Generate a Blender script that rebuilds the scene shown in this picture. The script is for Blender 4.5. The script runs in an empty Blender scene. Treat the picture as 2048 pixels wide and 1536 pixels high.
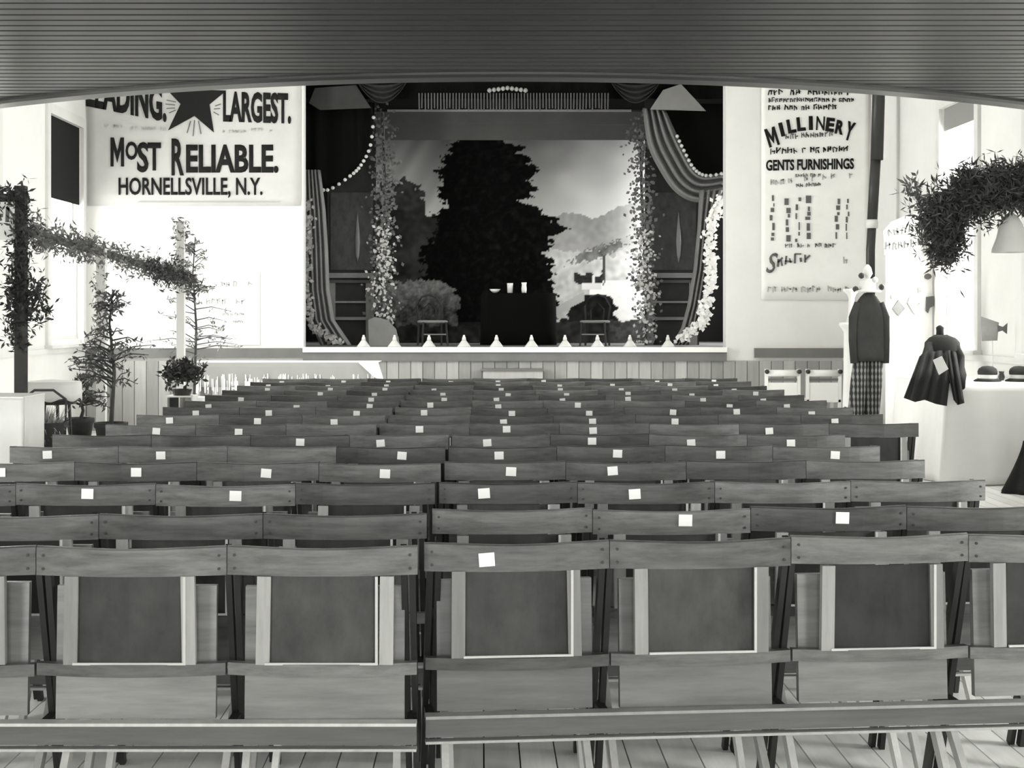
import bpy, bmesh, math, random
from mathutils import Vector, Matrix, noise
random.seed(11)
sc = bpy.context.scene
C = sc.collection
PI = math.pi

# ------------------------------------------------------------------ camera
F = 3200.0            # focal length in pixels of the 2048 wide frame
EYE = 1.45
VX, VY = 964.0, 629.0  # principal point (view camera with lowered, shifted lens)
cam_d = bpy.data.cameras.new('camera'); cam = bpy.data.objects.new('camera', cam_d); C.objects.link(cam)
cam.location = (0, 0, EYE); cam.rotation_euler = (PI/2, 0, 0)
cam_d.sensor_width = 36; cam_d.lens = 36*F/2048
cam_d.shift_x = (1024-VX)/2048; cam_d.shift_y = -(768-VY)/2048
cam_d.clip_start = 0.05; cam_d.clip_end = 200
sc.camera = cam
sc.view_settings.view_transform = 'Standard'; sc.view_settings.look = 'None'
sc.view_settings.gamma = 1; sc.view_settings.use_curve_mapping = False
sc.view_settings.exposure = 0.55

# ------------------------------------------------------------------ world and daylight
w = bpy.data.worlds.new('sky'); sc.world = w; w.use_nodes = True
bg = w.node_tree.nodes['Background']; bg.inputs[0].default_value = (1, 1, .98, 1); bg.inputs[1].default_value = 2.0

WL, WR, WS, WB = -4.95, 4.86, 20.0, -2.2      # left, right, stage and rear wall planes
ZC = 5.4                                       # hall ceiling
ZB = 2.7                                       # balcony underside
# windows: (side, a0, a1, z0, z1, watts, shade_bottom or None, shade tone)
WINS = [('left', 18.25, 19.75, 1.15, 3.75, 110, 2.8, .05),
        ('left', 14.9, 16.3, 1.15, 4.7, 400, None, 0),
        ('left', 7.0, 8.2, 0.6, 2.35, 70, None, 0),
        ('left', 3.4, 4.6, 0.6, 2.35, 170, None, 0),
        ('right', 15.7, 16.9, 1.15, 3.62, 230, 3.38, .3),
        ('right', 13.4, 14.2, 1.15, 4.7, 200, None, 0),
        ('right', 7.0, 8.2, 0.6, 2.35, 70, None, 0),
        ('right', 3.4, 4.6, 0.6, 2.35, 260, None, 0),
        ('rear', -3.4, -2.2, 0.9, 2.4, 170, None, 0),  # rear windows are added, out of view, as fill for the seat backs
        ('rear', -0.6, 0.6, 0.9, 2.4, 170, None, 0),
        ('rear', 2.2, 3.4, 0.9, 2.4, 170, None, 0)]
LIGHT = 1.0
for side, a0, a1, z0, z1, watts, sb, st in WINS:
    ld = bpy.data.lights.new('window_daylight', 'AREA'); ld.shape = 'RECTANGLE'
    ld.size = a1-a0+.1; ld.size_y = z1-z0+.1; ld.energy = watts*LIGHT; ld.color = (1, .995, .97)
    lo = bpy.data.objects.new('window_daylight', ld); C.objects.link(lo)
    cm, zm = (a0+a1)/2, (z0+z1)/2
    if side == 'left':
        lo.location = (WL-.35, cm, zm); d = Vector((1, 0, -.12))
    elif side == 'right':
        lo.location = (WR+.35, cm, zm); d = Vector((-1, 0, -.12))
    else:
        lo.location = (cm, WB-.35, zm); d = Vector((0, 1, -.12))
    lo.rotation_euler = d.to_track_quat('-Z', 'Y').to_euler()
# added fill lights at two unseen openings in the stage house
OX0, OX1 = (607-VX)*WS/F, (1452-VX)*WS/F       # proscenium opening
STW = [(OX1+1.2, 1, 230), (OX0-1.2, -1, 25)]
for x, sg, watts in STW:
    ld = bpy.data.lights.new('stage_window_daylight', 'AREA'); ld.shape = 'RECTANGLE'; ld.size = 1.3; ld.size_y = 1.7; ld.energy = watts*LIGHT
    lo = bpy.data.objects.new('stage_window_daylight', ld); C.objects.link(lo); lo.location = (x+sg*.3, 22.2, 2.75)
    lo.rotation_euler = Vector((-sg, 0, -.1)).to_track_quat('-Z', 'Y').to_euler()

# ------------------------------------------------------------------ helpers
def PX(px, py, d):
    return ((px-VX)*d/F, d, EYE-(py-VY)*d/F)
def XX(px, d): return (px-VX)*d/F
def ZZ(py, d): return EYE-(py-VY)*d/F

def lk(nt, a, b): nt.links.new(a, b)
def mat(name, v, rough=.6, scale=0, amt=.25, rnd=0.0, stretch=(1, 1, 1), spec=.35, detail=4, bump=0.0):
    m = bpy.data.materials.new(name); m.use_nodes = True
    nt = m.node_tree; b = nt.nodes['Principled BSDF']
    b.inputs['Roughness'].default_value = rough
    b.inputs['Specular IOR Level'].default_value = spec
    tint = (1.0, .99, .965)
    if not scale and not rnd:
        b.inputs['Base Color'].default_value = (v*tint[0], v*tint[1], v*tint[2], 1)
        return m
    val = nt.nodes.new('ShaderNodeValue'); val.outputs[0].default_value = v
    cur = val.outputs[0]
    def math_(op, a, bb):
        n = nt.nodes.new('ShaderNodeMath'); n.operation = op
        for i, q in enumerate((a, bb)):
            if isinstance(q, (int, float)): n.inputs[i].default_value = q
            else: lk(nt, q, n.inputs[i])
        return n.outputs[0]
    if rnd:
        oi = nt.nodes.new('ShaderNodeObjectInfo')
        f = math_('MULTIPLY_ADD', oi.outputs['Random'], 2*rnd); f.node.inputs[2].default_value = 1-rnd
        cur = math_('MULTIPLY', cur, f)
    if scale:
        tc = nt.nodes.new('ShaderNodeTexCoord'); mp = nt.nodes.new('ShaderNodeMapping')
        mp.inputs['Scale'].default_value = [scale*s for s in stretch]
        lk(nt, tc.outputs['Object'], mp.inputs['Vector'])
        if rnd:
            oi2 = nt.nodes.new('ShaderNodeObjectInfo')
            mul = nt.nodes.new('ShaderNodeVectorMath'); mul.operation = 'SCALE'
            cmb = nt.nodes.new('ShaderNodeCombineXYZ')
            for i in range(3): lk(nt, oi2.outputs['Random'], cmb.inputs[i])
            lk(nt, cmb.outputs[0], mul.inputs[0]); mul.inputs['Scale'].default_value = 37.0
            lk(nt, mul.outputs[0], mp.inputs['Location'])
        nz = nt.nodes.new('ShaderNodeTexNoise'); nz.inputs['Scale'].default_value = 1.0
        nz.inputs['Detail'].default_value = detail; nz.inputs['Roughness'].default_value = .65
        lk(nt, mp.outputs[0], nz.inputs['Vector'])
        f = math_('MULTIPLY_ADD', nz.outputs['Fac'], 4*amt); f.node.inputs[2].default_value = 1-2*amt
        f = math_('MAXIMUM', f, .08)
        cur = math_('MULTIPLY', cur, f)
        if bump:
            bp = nt.nodes.new('ShaderNodeBump'); bp.inputs['Strength'].default_value = bump
            bp.inputs['Distance'].default_value = .01
            lk(nt, nz.outputs['Fac'], bp.inputs['Height']); lk(nt, bp.outputs[0], b.inputs['Normal'])
    cc = nt.nodes.new('ShaderNodeCombineColor')
    for i in range(3):
        lk(nt, math_('MULTIPLY', cur, tint[i]), cc.inputs[i])
    lk(nt, cc.outputs[0], b.inputs['Base Color'])
    return m

class MB:
    def __init__(s): s.v = []; s.f = []
    def add(s, vs, fs):
        o = len(s.v); s.v += [tuple(p) for p in vs]; s.f += [tuple(i+o for i in f) for f in fs]; return s
    def box(s, x0, x1, y0, y1, z0, z1):
        vs = [(x, y, z) for z in (z0, z1) for y in (y0, y1) for x in (x0, x1)]
        return s.add(vs, [(0, 2, 3, 1), (4, 5, 7, 6), (0, 1, 5, 4), (2, 6, 7, 3), (0, 4, 6, 2), (1, 3, 7, 5)])
    def bar(s, a, b, wx, wy, up=(1, 0, 0)):
        a, b = Vector(a), Vector(b); d = (b-a).normalized(); u = Vector(up); u = (u-d*u.dot(d)).normalized(); q = d.cross(u)
        vs = [p+u*(wx/2*i)+q*(wy/2*j) for p in (a, b) for j in (-1, 1) for i in (-1, 1)]
        return s.add(vs, [(0, 2, 3, 1), (4, 5, 7, 6), (0, 1, 5, 4), (2, 6, 7, 3), (0, 4, 6, 2), (1, 3, 7, 5)])
    def tube(s, pts, r, n=8, caps=True):
        pts = [Vector(p) for p in pts]; k = len(pts)
        rr = r if isinstance(r, (list, tuple)) else [r]*k
        vs = []; fs = []
        for i, p in enumerate(pts):
            t = (pts[min(i+1, k-1)]-pts[max(i-1, 0)]).normalized()
            u = Vector((0, 0, 1)) if abs(t.z) < .9 else Vector((1, 0, 0))
            u = (u-t*u.dot(t)).normalized(); q = t.cross(u)
            for j in range(n):
                a = 2*PI*j/n; vs.append(p+(u*math.cos(a)+q*math.sin(a))*rr[i])
        for i in range(k-1):
            for j in range(n):
                fs.append((i*n+j, i*n+(j+1) % n, (i+1)*n+(j+1) % n, (i+1)*n+j))
        if caps: fs += [tuple(range(n))[::-1], tuple((k-1)*n+j for j in range(n))]
        return s.add(vs, fs)
    def lathe(s, prof, c=(0, 0, 0), n=20, sx=1, sy=1, cap=True):
        vs = []; fs = []; k = len(prof)
        for r, z in prof:
            for j in range(n):
                a = 2*PI*j/n; vs.append((c[0]+r*math.cos(a)*sx, c[1]+r*math.sin(a)*sy, c[2]+z))
        for i in range(k-1):
            for j in range(n):
                fs.append((i*n+j, i*n+(j+1) % n, (i+1)*n+(j+1) % n, (i+1)*n+j))
        if cap: fs += [tuple(range(n))[::-1], tuple((k-1)*n+j for j in range(n))]
        return s.add(vs, fs)
    def grid(s, fn, nu, nv):
        vs = [fn(i/nu, j/nv) for j in range(nv+1) for i in range(nu+1)]
        fs = [(j*(nu+1)+i, j*(nu+1)+i+1, (j+1)*(nu+1)+i+1, (j+1)*(nu+1)+i) for j in range(nv) for i in range(nu)]
        return s.add(vs, fs)
    def slab(s, poly, y0, y1):           # x-z outline given thickness along y
        n = len(poly)
        vs = [(x, y0, z) for x, z in poly]+[(x, y1, z) for x, z in poly]
        fs = [tuple(range(n)), tuple(range(n, 2*n))[::-1]]+[(i, i+n, (i+1) % n+n, (i+1) % n) for i in range(n)]
        return s.add(vs, fs)
    def prism(s, poly, z0, z1):          # x-y outline
        n = len(poly)
        vs = [(x, y, z0) for x, y in poly]+[(x, y, z1) for x, y in poly]
        fs = [tuple(range(n))[::-1], tuple(range(n, 2*n))]+[(i, (i+1) % n, (i+1) % n+n, i+n) for i in range(n)]
        return s.add(vs, fs)
    def mesh(s, name, m, smooth=False):
        me = bpy.data.meshes.new(name); me.from_pydata(s.v, [], s.f); me.update()
        bm = bmesh.new(); bm.from_mesh(me); bmesh.ops.recalc_face_normals(bm, faces=bm.faces); bm.to_mesh(me); bm.free()
        if m: me.materials.append(m)
        if smooth:
            me.polygons.foreach_set('use_smooth', [True]*len(me.polygons))
        return me
    def build(s, name, m, parent=None, loc=None, smooth=False, solid=0):
        o = bpy.data.objects.new(name, s.mesh(name, m, smooth)); C.objects.link(o)
        if parent: o.parent = parent
        if loc: o.location = loc
        if solid:
            md = o.modifiers.new('thick', 'SOLIDIFY'); md.thickness = solid; md.offset = 0
        return o
def put(name, me, parent, loc=(0, 0, 0), rot=None):
    o = bpy.data.objects.new(name, me); C.objects.link(o); o.parent = parent; o.location = loc
    if rot: o.rotation_euler = rot
    return o
def tag(o, label, cat, group=None, kind=None):
    o['label'] = label; o['category'] = cat
    if group: o['group'] = group
    if kind: o['kind'] = kind
    return o
def thing(name, label, cat, loc=(0, 0, 0), rz=0, group=None, kind=None):
    o = bpy.data.objects.new(name, None); C.objects.link(o); o.location = loc; o.rotation_euler = (0, 0, rz)
    o.empty_display_size = .1
    return tag(o, label, cat, group, kind)
def text_mesh(s, rect, name, m, parent, y, bold=.0, shear=0, rot=0, slope=0, thick=.004, offs=(0, 0, 0)):
    """flat painted word fitted to the rectangle (x0,x1,z0,z1) on a plane facing the room"""
    cu = bpy.data.curves.new(name, 'FONT'); cu.body = s; cu.offset = bold; cu.shear = shear; cu.resolution_u = 3
    to = bpy.data.objects.new(name, cu); C.objects.link(to)
    dg = bpy.context.evaluated_depsgraph_get(); me = bpy.data.meshes.new_from_object(to.evaluated_get(dg))
    bpy.data.objects.remove(to); bpy.data.curves.remove(cu)
    xs = [v.co.x for v in me.vertices]; ys = [v.co.y for v in me.vertices]
    x0, x1, z0, z1 = rect; a, b, c, d = min(xs), max(xs), min(ys), max(ys)
    cx, cz = (x0+x1)/2, (z0+z1)/2
    for v in me.vertices:
        x = x0+(v.co.x-a)/(b-a)*(x1-x0); z = z0+(v.co.y-c)/(d-c)*(z1-z0)
        z += slope*(x-cx)
        dx, dz = x-cx, z-cz
        x = cx+dx*math.cos(rot)-dz*math.sin(rot); z = cz+dx*math.sin(rot)+dz*math.cos(rot)
        v.co = (x-offs[0], y-offs[1], z-offs[2])
    me.materials.append(m)
    o = bpy.data.objects.new(name, me); C.objects.link(o); o.parent = parent
    md = o.modifiers.new('thick', 'SOLIDIFY'); md.thickness = thick; md.offset = 0
    return o
def letter_m(rect, m, parent, y, rot=0):
    x0, x1, z0, z1 = rect; cx, cz = (x0+x1)/2, (z0+z1)/2; out = []
    for u, v in ((0, 0), (0, 1), (.26, 1), (.5, .52), (.74, 1), (1, 1), (1, 0), (.77, 0), (.77, .6), (.5, .12), (.23, .6), (.23, 0)):
        dx, dz = (u-.5)*(x1-x0), (v-.5)*(z1-z0)
        out.append((cx+dx*math.cos(rot)-dz*math.sin(rot), cz+dx*math.sin(rot)+dz*math.cos(rot)))
    MB().slab(out, y-.002, y+.002).build('lettering', m, parent)
def scribble(x0, x1, z0, z1, y, seed, slope=0, fill=.85):
    """a line of lettering too small to read: strokes of pen-like bars"""
    r = random.Random(seed); mb = MB(); h = z1-z0; x = x0
    while x < x1-h*.3:
        wl = h*r.uniform(.45, .8)
        if r.random() > fill: x += wl*.8; continue
        dz = slope*(x-x0); t = h*.2; k0 = r.uniform(-.12, .1)*h
        P = lambda u, v: Vector((x+u*wl, y-.0015, z0+dz+k0+v*h))
        bars = [(P(r.uniform(0, .25), 0), P(r.uniform(0, .3), r.uniform(.75, 1)))]
        bars.append((P(r.uniform(0, .3), r.uniform(.3, 1)), P(1, r.uniform(.2, .95))))
        if r.random() < .7: bars.append((P(r.uniform(.55, 1), r.uniform(.5, .95)), P(r.uniform(.7, 1), r.uniform(0, .25))))
        for a, b in bars: mb.bar(a, b, t*r.uniform(.7, 1.25), .003, up=(b-a).cross(Vector((0, 1, 0))))
        x += wl+h*.22
    return mb
# ------------------------------------------------------------------ materials
M = {}
M['wall'] = mat('wall_plaster', .74, .8, 1.5, .05)
M['ceil'] = mat('ceiling_paint', .8, .8)
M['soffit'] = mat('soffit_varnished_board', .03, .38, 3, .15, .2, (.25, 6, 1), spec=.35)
M['lip'] = mat('soffit_moulding', .05, .35, 2, .06, spec=.4)
M['floorw'] = mat('floor_board', .78, .5, 2.2, .12, .12, (8, .5, 1))
M['subfloor'] = mat('subfloor', .05, .9)
M['wood_h'] = mat('seat_wood_across', .098, .32, 3, .52, .50, (1.2, 14, 14), spec=.4)
M['wood_v'] = mat('seat_wood_upright', .25, .32, 3, .2, .40, (14, 14, 1.2), spec=.5)
M['panel'] = mat('back_panel_wood', .04, .4, 5, .4, .40, (2.5, 2, 1.5), spec=.2)
M['seatw'] = mat('seat_board_wood', .16, .32, 3, .34, .50, (1.0, 10, 9), spec=.5)
M['post'] = mat('post_dark_wood', .022, .45, 3, .2, .35, (10, 10, 1))
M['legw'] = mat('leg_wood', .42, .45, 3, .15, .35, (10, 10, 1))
M['beadw'] = mat('panel_bead_worn', .5, .4)  # pale tone for the highlight along the back panel edges
M['base'] = mat('base_rail_wood', .08, .45, 3, .25, .3, (1.2, 14, 14))
M['card'] = mat('number_card', .9, .6)
M['nail'] = mat('iron_nail', .03, .4)
M['white'] = mat('white_paint', .85, .5)
M['trimw'] = mat('trim_paint', .66, .5, 2, .08)
M['trimd'] = mat('moulding_dark', .16, .45, 2, .2)
M['dado'] = mat('dado_board', .36, .5, 2, .12, .25, (10, 10, 1))
M['cloth'] = mat('white_cloth', .86, .85, 3, .04)
M['banner'] = mat('banner_cloth', .52, .85, 2.5, .07)
M['ink'] = mat('banner_paint_black', .018, .7, spec=.05)
M['ink2'] = mat('banner_paint_grey', .12, .7)
M['ink3'] = mat('banner_paint_faint', .4, .7)
M['black'] = mat('black_cloth', .004, .9, spec=.05)
M['dark'] = mat('dark_cloth', .03, .85, 4, .2, spec=.05)
M['coat'] = mat('coat_wool', .045, .8, 6, .2, spec=.05)
M['drape'] = mat('stage_drape', .17, .75, 3, .15)
M['drape_d'] = mat('stage_drape_dark', .09, .8, 3, .15, spec=.05)
M['fringe'] = mat('fringe', .3, .8)
M['bead'] = mat('bead', .5, .5)
M['border'] = mat('stage_border', .085, .8, 2, .12, spec=.05)
M['flat'] = mat('wing_flat', .04, .6, 3, .2, spec=.05)
M['flatl'] = mat('wing_flat_light', .2, .6, 3, .15)
M['stagef'] = mat('stage_floor', .16, .6, 3, .15)
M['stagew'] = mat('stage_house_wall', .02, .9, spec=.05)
M['leaf'] = mat('evergreen', .045, .6, 5, .25, .2)
M['leafm'] = mat('foliage_grey', .13, .6, 5, .25, .2)
M['leafn'] = mat('pine_needles', .075, .6, 5, .25, .2)
M['leafg'] = mat('foliage_mid', .2, .6, 5, .25, .2)
M['leafl'] = mat('foliage_pale', .42, .6, 5, .2, .2)
M['bark'] = mat('bark', .06, .8, 8, .25)
M['metal'] = mat('dark_iron', .035, .4, 3, .2)
M['tin'] = mat('tin', .6, .35)
M['shade_d'] = mat('window_blind_dark', .02, .9, spec=.05)
M['shade_g'] = mat('window_blind_grey', .25, .8)
M['glassw'] = mat('china', .9, .3)
M['wicker'] = mat('wicker', .05, .7, 12, .3)

def glass():
    m = bpy.data.materials.new('window_glass'); m.use_nodes = True; nt = m.node_tree; nt.nodes.clear()
    o = nt.nodes.new('ShaderNodeOutputMaterial'); mix = nt.nodes.new('ShaderNodeMixShader')
    t = nt.nodes.new('ShaderNodeBsdfTransparent'); g = nt.nodes.new('ShaderNodeBsdfGlossy'); g.inputs['Roughness'].default_value = .05
    t.inputs[0].default_value = (.95, .96, .95, 1); mix.inputs[0].default_value = .06
    lk(nt, t.outputs[0], mix.inputs[1]); lk(nt, g.outputs[0], mix.inputs[2]); lk(nt, mix.outputs[0], o.inputs[0])
    return m
M['glass'] = glass()
def plaid():
    m = bpy.data.materials.new('plaid_wool'); m.use_nodes = True; nt = m.node_tree; b = nt.nodes['Principled BSDF']
    b.inputs['Roughness'].default_value = .85
    tc = nt.nodes.new('ShaderNodeTexCoord'); wv = nt.nodes.new('ShaderNodeTexWave'); wv.bands_direction = 'X'
    wv.inputs['Scale'].default_value = 9; wv.inputs['Distortion'].default_value = .6
    w2 = nt.nodes.new('ShaderNodeTexWave'); w2.bands_direction = 'Z'; w2.inputs['Scale'].default_value = 5
    lk(nt, tc.outputs['Object'], wv.inputs[0]); lk(nt, tc.outputs['Object'], w2.inputs[0])
    mx = nt.nodes.new('ShaderNodeMix'); mx.data_type = 'FLOAT'; mx.inputs[0].default_value = .35
    lk(nt, wv.outputs['Fac'], mx.inputs[2]); lk(nt, w2.outputs['Fac'], mx.inputs[3])
    cr = nt.nodes.new('ShaderNodeValToRGB'); cr.color_ramp.elements[0].color = (.012, .012, .011, 1); cr.color_ramp.elements[1].color = (.22, .22, .21, 1)
    cr.color_ramp.elements[0].position = .42; cr.color_ramp.elements[1].position = .8
    lk(nt, mx.outputs[0], cr.inputs[0]); lk(nt, cr.outputs[0], b.inputs['Base Color'])
    return m
M['plaid'] = plaid()

# ------------------------------------------------------------------ room shell
def wall_along(name, label, axis, plane, thick, a0, a1, z0, z1, holes):
    """wall slab with rectangular openings; axis 'y' = side wall, 'x' = cross wall"""
    As = sorted(set([a0, a1]+[h[0] for h in holes]+[h[1] for h in holes]))
    Zs = sorted(set([z0, z1]+[h[2] for h in holes]+[h[3] for h in holes]))
    mb = MB()
    for i in range(len(As)-1):
        for j in range(len(Zs)-1):
            ca, cz = (As[i]+As[i+1])/2, (Zs[j]+Zs[j+1])/2
            if any(h[0] < ca < h[1] and h[2] < cz < h[3] for h in holes): continue
            lo, hi = sorted((plane, plane+thick))
            if axis == 'y': mb.box(lo, hi, As[i], As[i+1], Zs[j], Zs[j+1])
            else: mb.box(As[i], As[i+1], lo, hi, Zs[j], Zs[j+1])
    o = mb.build(name, M['wall']); tag(o, label, 'wall', kind='structure'); return o
def holes_of(side): return [x[1:5] for x in WINS if x[0] == side]
wall_along('wall_left', 'white plaster side wall with tall windows behind the evergreen booth', 'y', WL, -.22, WB, WS, 0, ZC, holes_of('left'))
wall_along('wall_right', 'white plaster side wall with a tall window behind the coat table', 'y', WR, .22, WB, WS, 0, ZC, holes_of('right'))
wall_along('wall_rear', 'white plaster rear wall under the balcony', 'x', WB, -.22, WL-.22, WR+.22, 0, ZC, holes_of('rear'))
SZ = 1.04                                      # stage floor height
wall_along('wall_stage', 'pale plaster wall around the stage opening', 'x', WS, .25, WL-.22, WR+.22, 0, ZC, [(OX0, OX1, SZ, 4.9)])
o = MB().box(WL-.22, WR+.22, WB-.22, WS+.25, ZC, ZC+.1).build('ceiling', M['ceil']); tag(o, 'plain white hall ceiling above the balcony', 'ceiling', kind='structure')

# floor of single boards
fl = thing('floor', 'pale wooden plank floor under the rows of seats', 'floor', kind='structure')
MB().box(WL, WR, WB, WS, -.06, -.022).build('subfloor', M['subfloor'], fl)
pw = .118; n = int((WR-WL)/pw)+1
pm = MB().box(.0025, pw-.0025, WB, WS, -.022, 0).mesh('plank', M['floorw'])
for i in range(n):
    if WL+(i+1)*pw > WR: break
    put('plank', pm, fl, (WL+i*pw, 0, 0))

# windows
for k, (side, a0, a1, z0, z1, watts, sb, st) in enumerate(WINS):
    t = thing('window_%d' % (k+1), '', 'window', kind='structure')
    lab = {0: 'side window with a dark blind drawn halfway, beside the star banner', 4: 'tall side window with a short grey blind above the coat table'}
    t['label'] = lab.get(k, 'tall sash window in the %s wall out of the booths' % side if k in (1, 5) else 'sash window in the %s wall under the balcony' % side)
    if k not in lab: t['group'] = 'plain sash windows of the %s wall' % side
    def B(u0, u1, q0, q1, zz0, zz1, mb):       # u along wall, q depth from the wall face (+ = into room)
        if side == 'left': mb.box(WL+q0, WL+q1, u0, u1, zz0, zz1)
        elif side == 'right': mb.box(WR-q1, WR-q0, u0, u1, zz0, zz1)
        else: mb.box(u0, u1, WB+q0, WB+q1, zz0, zz1)
    mb = MB(); cw = .12
    B(a0-cw, a0, 0, .035, z0-.05, z1+cw, mb); B(a1, a1+cw, 0, .035, z0-.05, z1+cw, mb); B(a0, a1, 0, .035, z1, z1+cw, mb)
    mb.build('casing', M['trimw'], t)
    mb = MB(); B(a0-cw-.03, a1+cw+.03, 0, .09, z0-.09, z0-.05, mb); mb.build('window_sill', M['trimw'], t)
    zm = (z0+z1)/2; um = (a0+a1)/2; sw = .05
    for (q, zz0, zz1) in ((-.09, z0, zm+.03), (-.14, zm-.03, z1)):
        mb = MB(); B(a0, a0+sw, q, q+.04, zz0, zz1, mb); B(a1-sw, a1, q, q+.04, zz0, zz1, mb)
        B(a0+sw, a1-sw, q, q+.04, zz0, zz0+sw, mb); B(a0+sw, a1-sw, q, q+.04, zz1-sw, zz1, mb)
        B(um-.015, um+.015, q+.005, q+.035, zz0+sw, zz1-sw, mb)
        s = mb.build('sash', M['trimw'], t)
        for (u0, u1) in ((a0+sw, um-.015), (um+.015, a1-sw)):
            mb = MB(); B(u0, u1, q+.018, q+.022, zz0+sw, zz1-sw, mb); mb.build('pane', M['glass'], s)
    if sb:
        mb = MB(); B(a0+.005, a1-.005, -.03, -.02, sb, z1, mb); mb.build('roller_blind', M['shade_d'] if st < .1 else M['shade_g'], t)

# dado on the stage wall: cap moulding plus single boards; boards also face the stage front
dd = thing('trim_1', 'beadboard dado and stage front with dark cap moulding', 'dado', kind='structure')
MB().box(WL, OX0, WS-.05, WS, SZ-.13, SZ-.01).build('cap_moulding', M['trimd'], dd)
MB().box(OX1+.35, WR, WS-.05, WS, SZ-.13, SZ-.01).build('cap_moulding', M['trimd'], dd)
MB().box(OX0, OX1, WS-.07, WS, SZ-.17, SZ-.06).build('cap_moulding', M['trimd'], dd)
MB().box(OX0, OX1, WS-.10, WS, SZ-.06, SZ+.004).build('stage_edge', M['white'], dd)
bw = .15; n = int((WR-WL)/bw)
bm_ = MB().box(.004, bw-.004, WS-.025, WS, 0, SZ-.17).mesh('board', M['dado'])
for i in range(n): put('board', bm_, dd, (WL+.01+i*bw, 0, 0))
MB().box(WL, WR, WS-.012, WS, 0, SZ-.17).build('backing', M['trimd'], dd)
for side, x0, x1 in (('left', WL, WL+.04), ('right', WR-.04, WR)):
    t = MB().box(x0, x1, WB, WS-.06, 1.0, 1.06).build('trim_2' if side == 'left' else 'trim_3', M['trimw'])
    tag(t, 'painted chair rail along the wall behind the %s' % ('evergreen booth' if side == 'left' else 'coat table'), 'chair rail', kind='structure')
    t = MB().box(x0, x1, WB, WS-.06, 0, .18).build('baseboard_'+side, M['trimw'])
    tag(t, 'painted baseboard along the wall behind the %s' % ('evergreen booth' if side == 'left' else 'coat table'), 'baseboard', kind='structure')

# balcony: underside of narrow cross boards, horseshoe edge, moulded lip, parapet
def edge(x): return 8.5+.12*(x-.15)**2
bal = thing('balcony_soffit', 'underside of the curved balcony lined with narrow varnished boards', 'balcony', kind='structure')
bp = .125; chm = .012
def board_piece(xa0, xa1, xb0, xb1, ya, yb):
    """board with chamfered lower edges between y=ya and y=yb; x limits at ya and at yb"""
    g = .003
    def xs(y):
        s = (y-ya)/(yb-ya); return xa0+(xb0-xa0)*s, xa1+(xb1-xa1)*s
    prof = [(ya+g, ZB+.02), (ya+g, ZB+chm), (ya+g+chm, ZB), (yb-g-chm, ZB), (yb-g, ZB+chm), (yb-g, ZB+.02)]
    vs = [(xs(y)[0], y, z) for y, z in prof]+[(xs(y)[1], y, z) for y, z in prof]
    n = len(prof)
    fs = [tuple(range(n)), tuple(range(n, 2*n))[::-1]]+[(i, i+n, (i+1) % n+n, (i+1) % n) for i in range(n)]
    return MB().add(vs, fs)
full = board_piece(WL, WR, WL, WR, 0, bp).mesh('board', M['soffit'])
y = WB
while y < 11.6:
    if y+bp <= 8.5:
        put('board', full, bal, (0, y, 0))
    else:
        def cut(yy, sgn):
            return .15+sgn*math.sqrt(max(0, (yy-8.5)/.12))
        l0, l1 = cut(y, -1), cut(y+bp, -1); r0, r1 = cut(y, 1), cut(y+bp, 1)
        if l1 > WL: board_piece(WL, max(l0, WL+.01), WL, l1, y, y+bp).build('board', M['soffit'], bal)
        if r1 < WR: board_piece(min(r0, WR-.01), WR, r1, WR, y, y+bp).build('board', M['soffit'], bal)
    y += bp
NX = 48
xsl = [WL+(WR-WL)*i/NX for i in range(NX+1)]
def sweep(prof):   # profile of (offset along y from the edge, z) swept along the curved edge
    mb = MB(); n = len(prof)
    vs = [(x, edge(x)+dy, z) for x in xsl for dy, z in prof]
    fs = [(i*n+j, i*n+(j+1) % n, (i+1)*n+(j+1) % n, (i+1)*n+j) for i in range(NX) for j in range(n)]
    fs += [tuple(range(n)), tuple(NX*n+j for j in range(n))]
    return mb.add(vs, fs)
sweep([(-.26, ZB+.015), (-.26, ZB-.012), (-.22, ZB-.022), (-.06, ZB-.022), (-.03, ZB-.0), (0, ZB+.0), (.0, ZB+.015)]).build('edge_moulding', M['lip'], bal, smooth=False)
sweep([(-.12, ZB+.03), (-.12, ZB+.95), (0, ZB+.95), (0, ZB+.015), (-.06, ZB+.015)]).build('parapet', M['trimw'], bal)
top = MB()
for i in range(NX):
    x0, x1 = xsl[i], xsl[i+1]
    top.add([(x0, WB, ZB+.022), (x1, WB, ZB+.022), (x1, edge(x1)-.02, ZB+.022), (x0, edge(x0)-.02, ZB+.022),
             (x0, WB, ZB+.2), (x1, WB, ZB+.2), (x1, edge(x1)-.02, ZB+.2), (x0, edge(x0)-.02, ZB+.2)],
            [(0, 3, 2, 1), (4, 5, 6, 7), (2, 3, 7, 6)])
top.build('balcony_floor', M['trimd'], bal)

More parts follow.
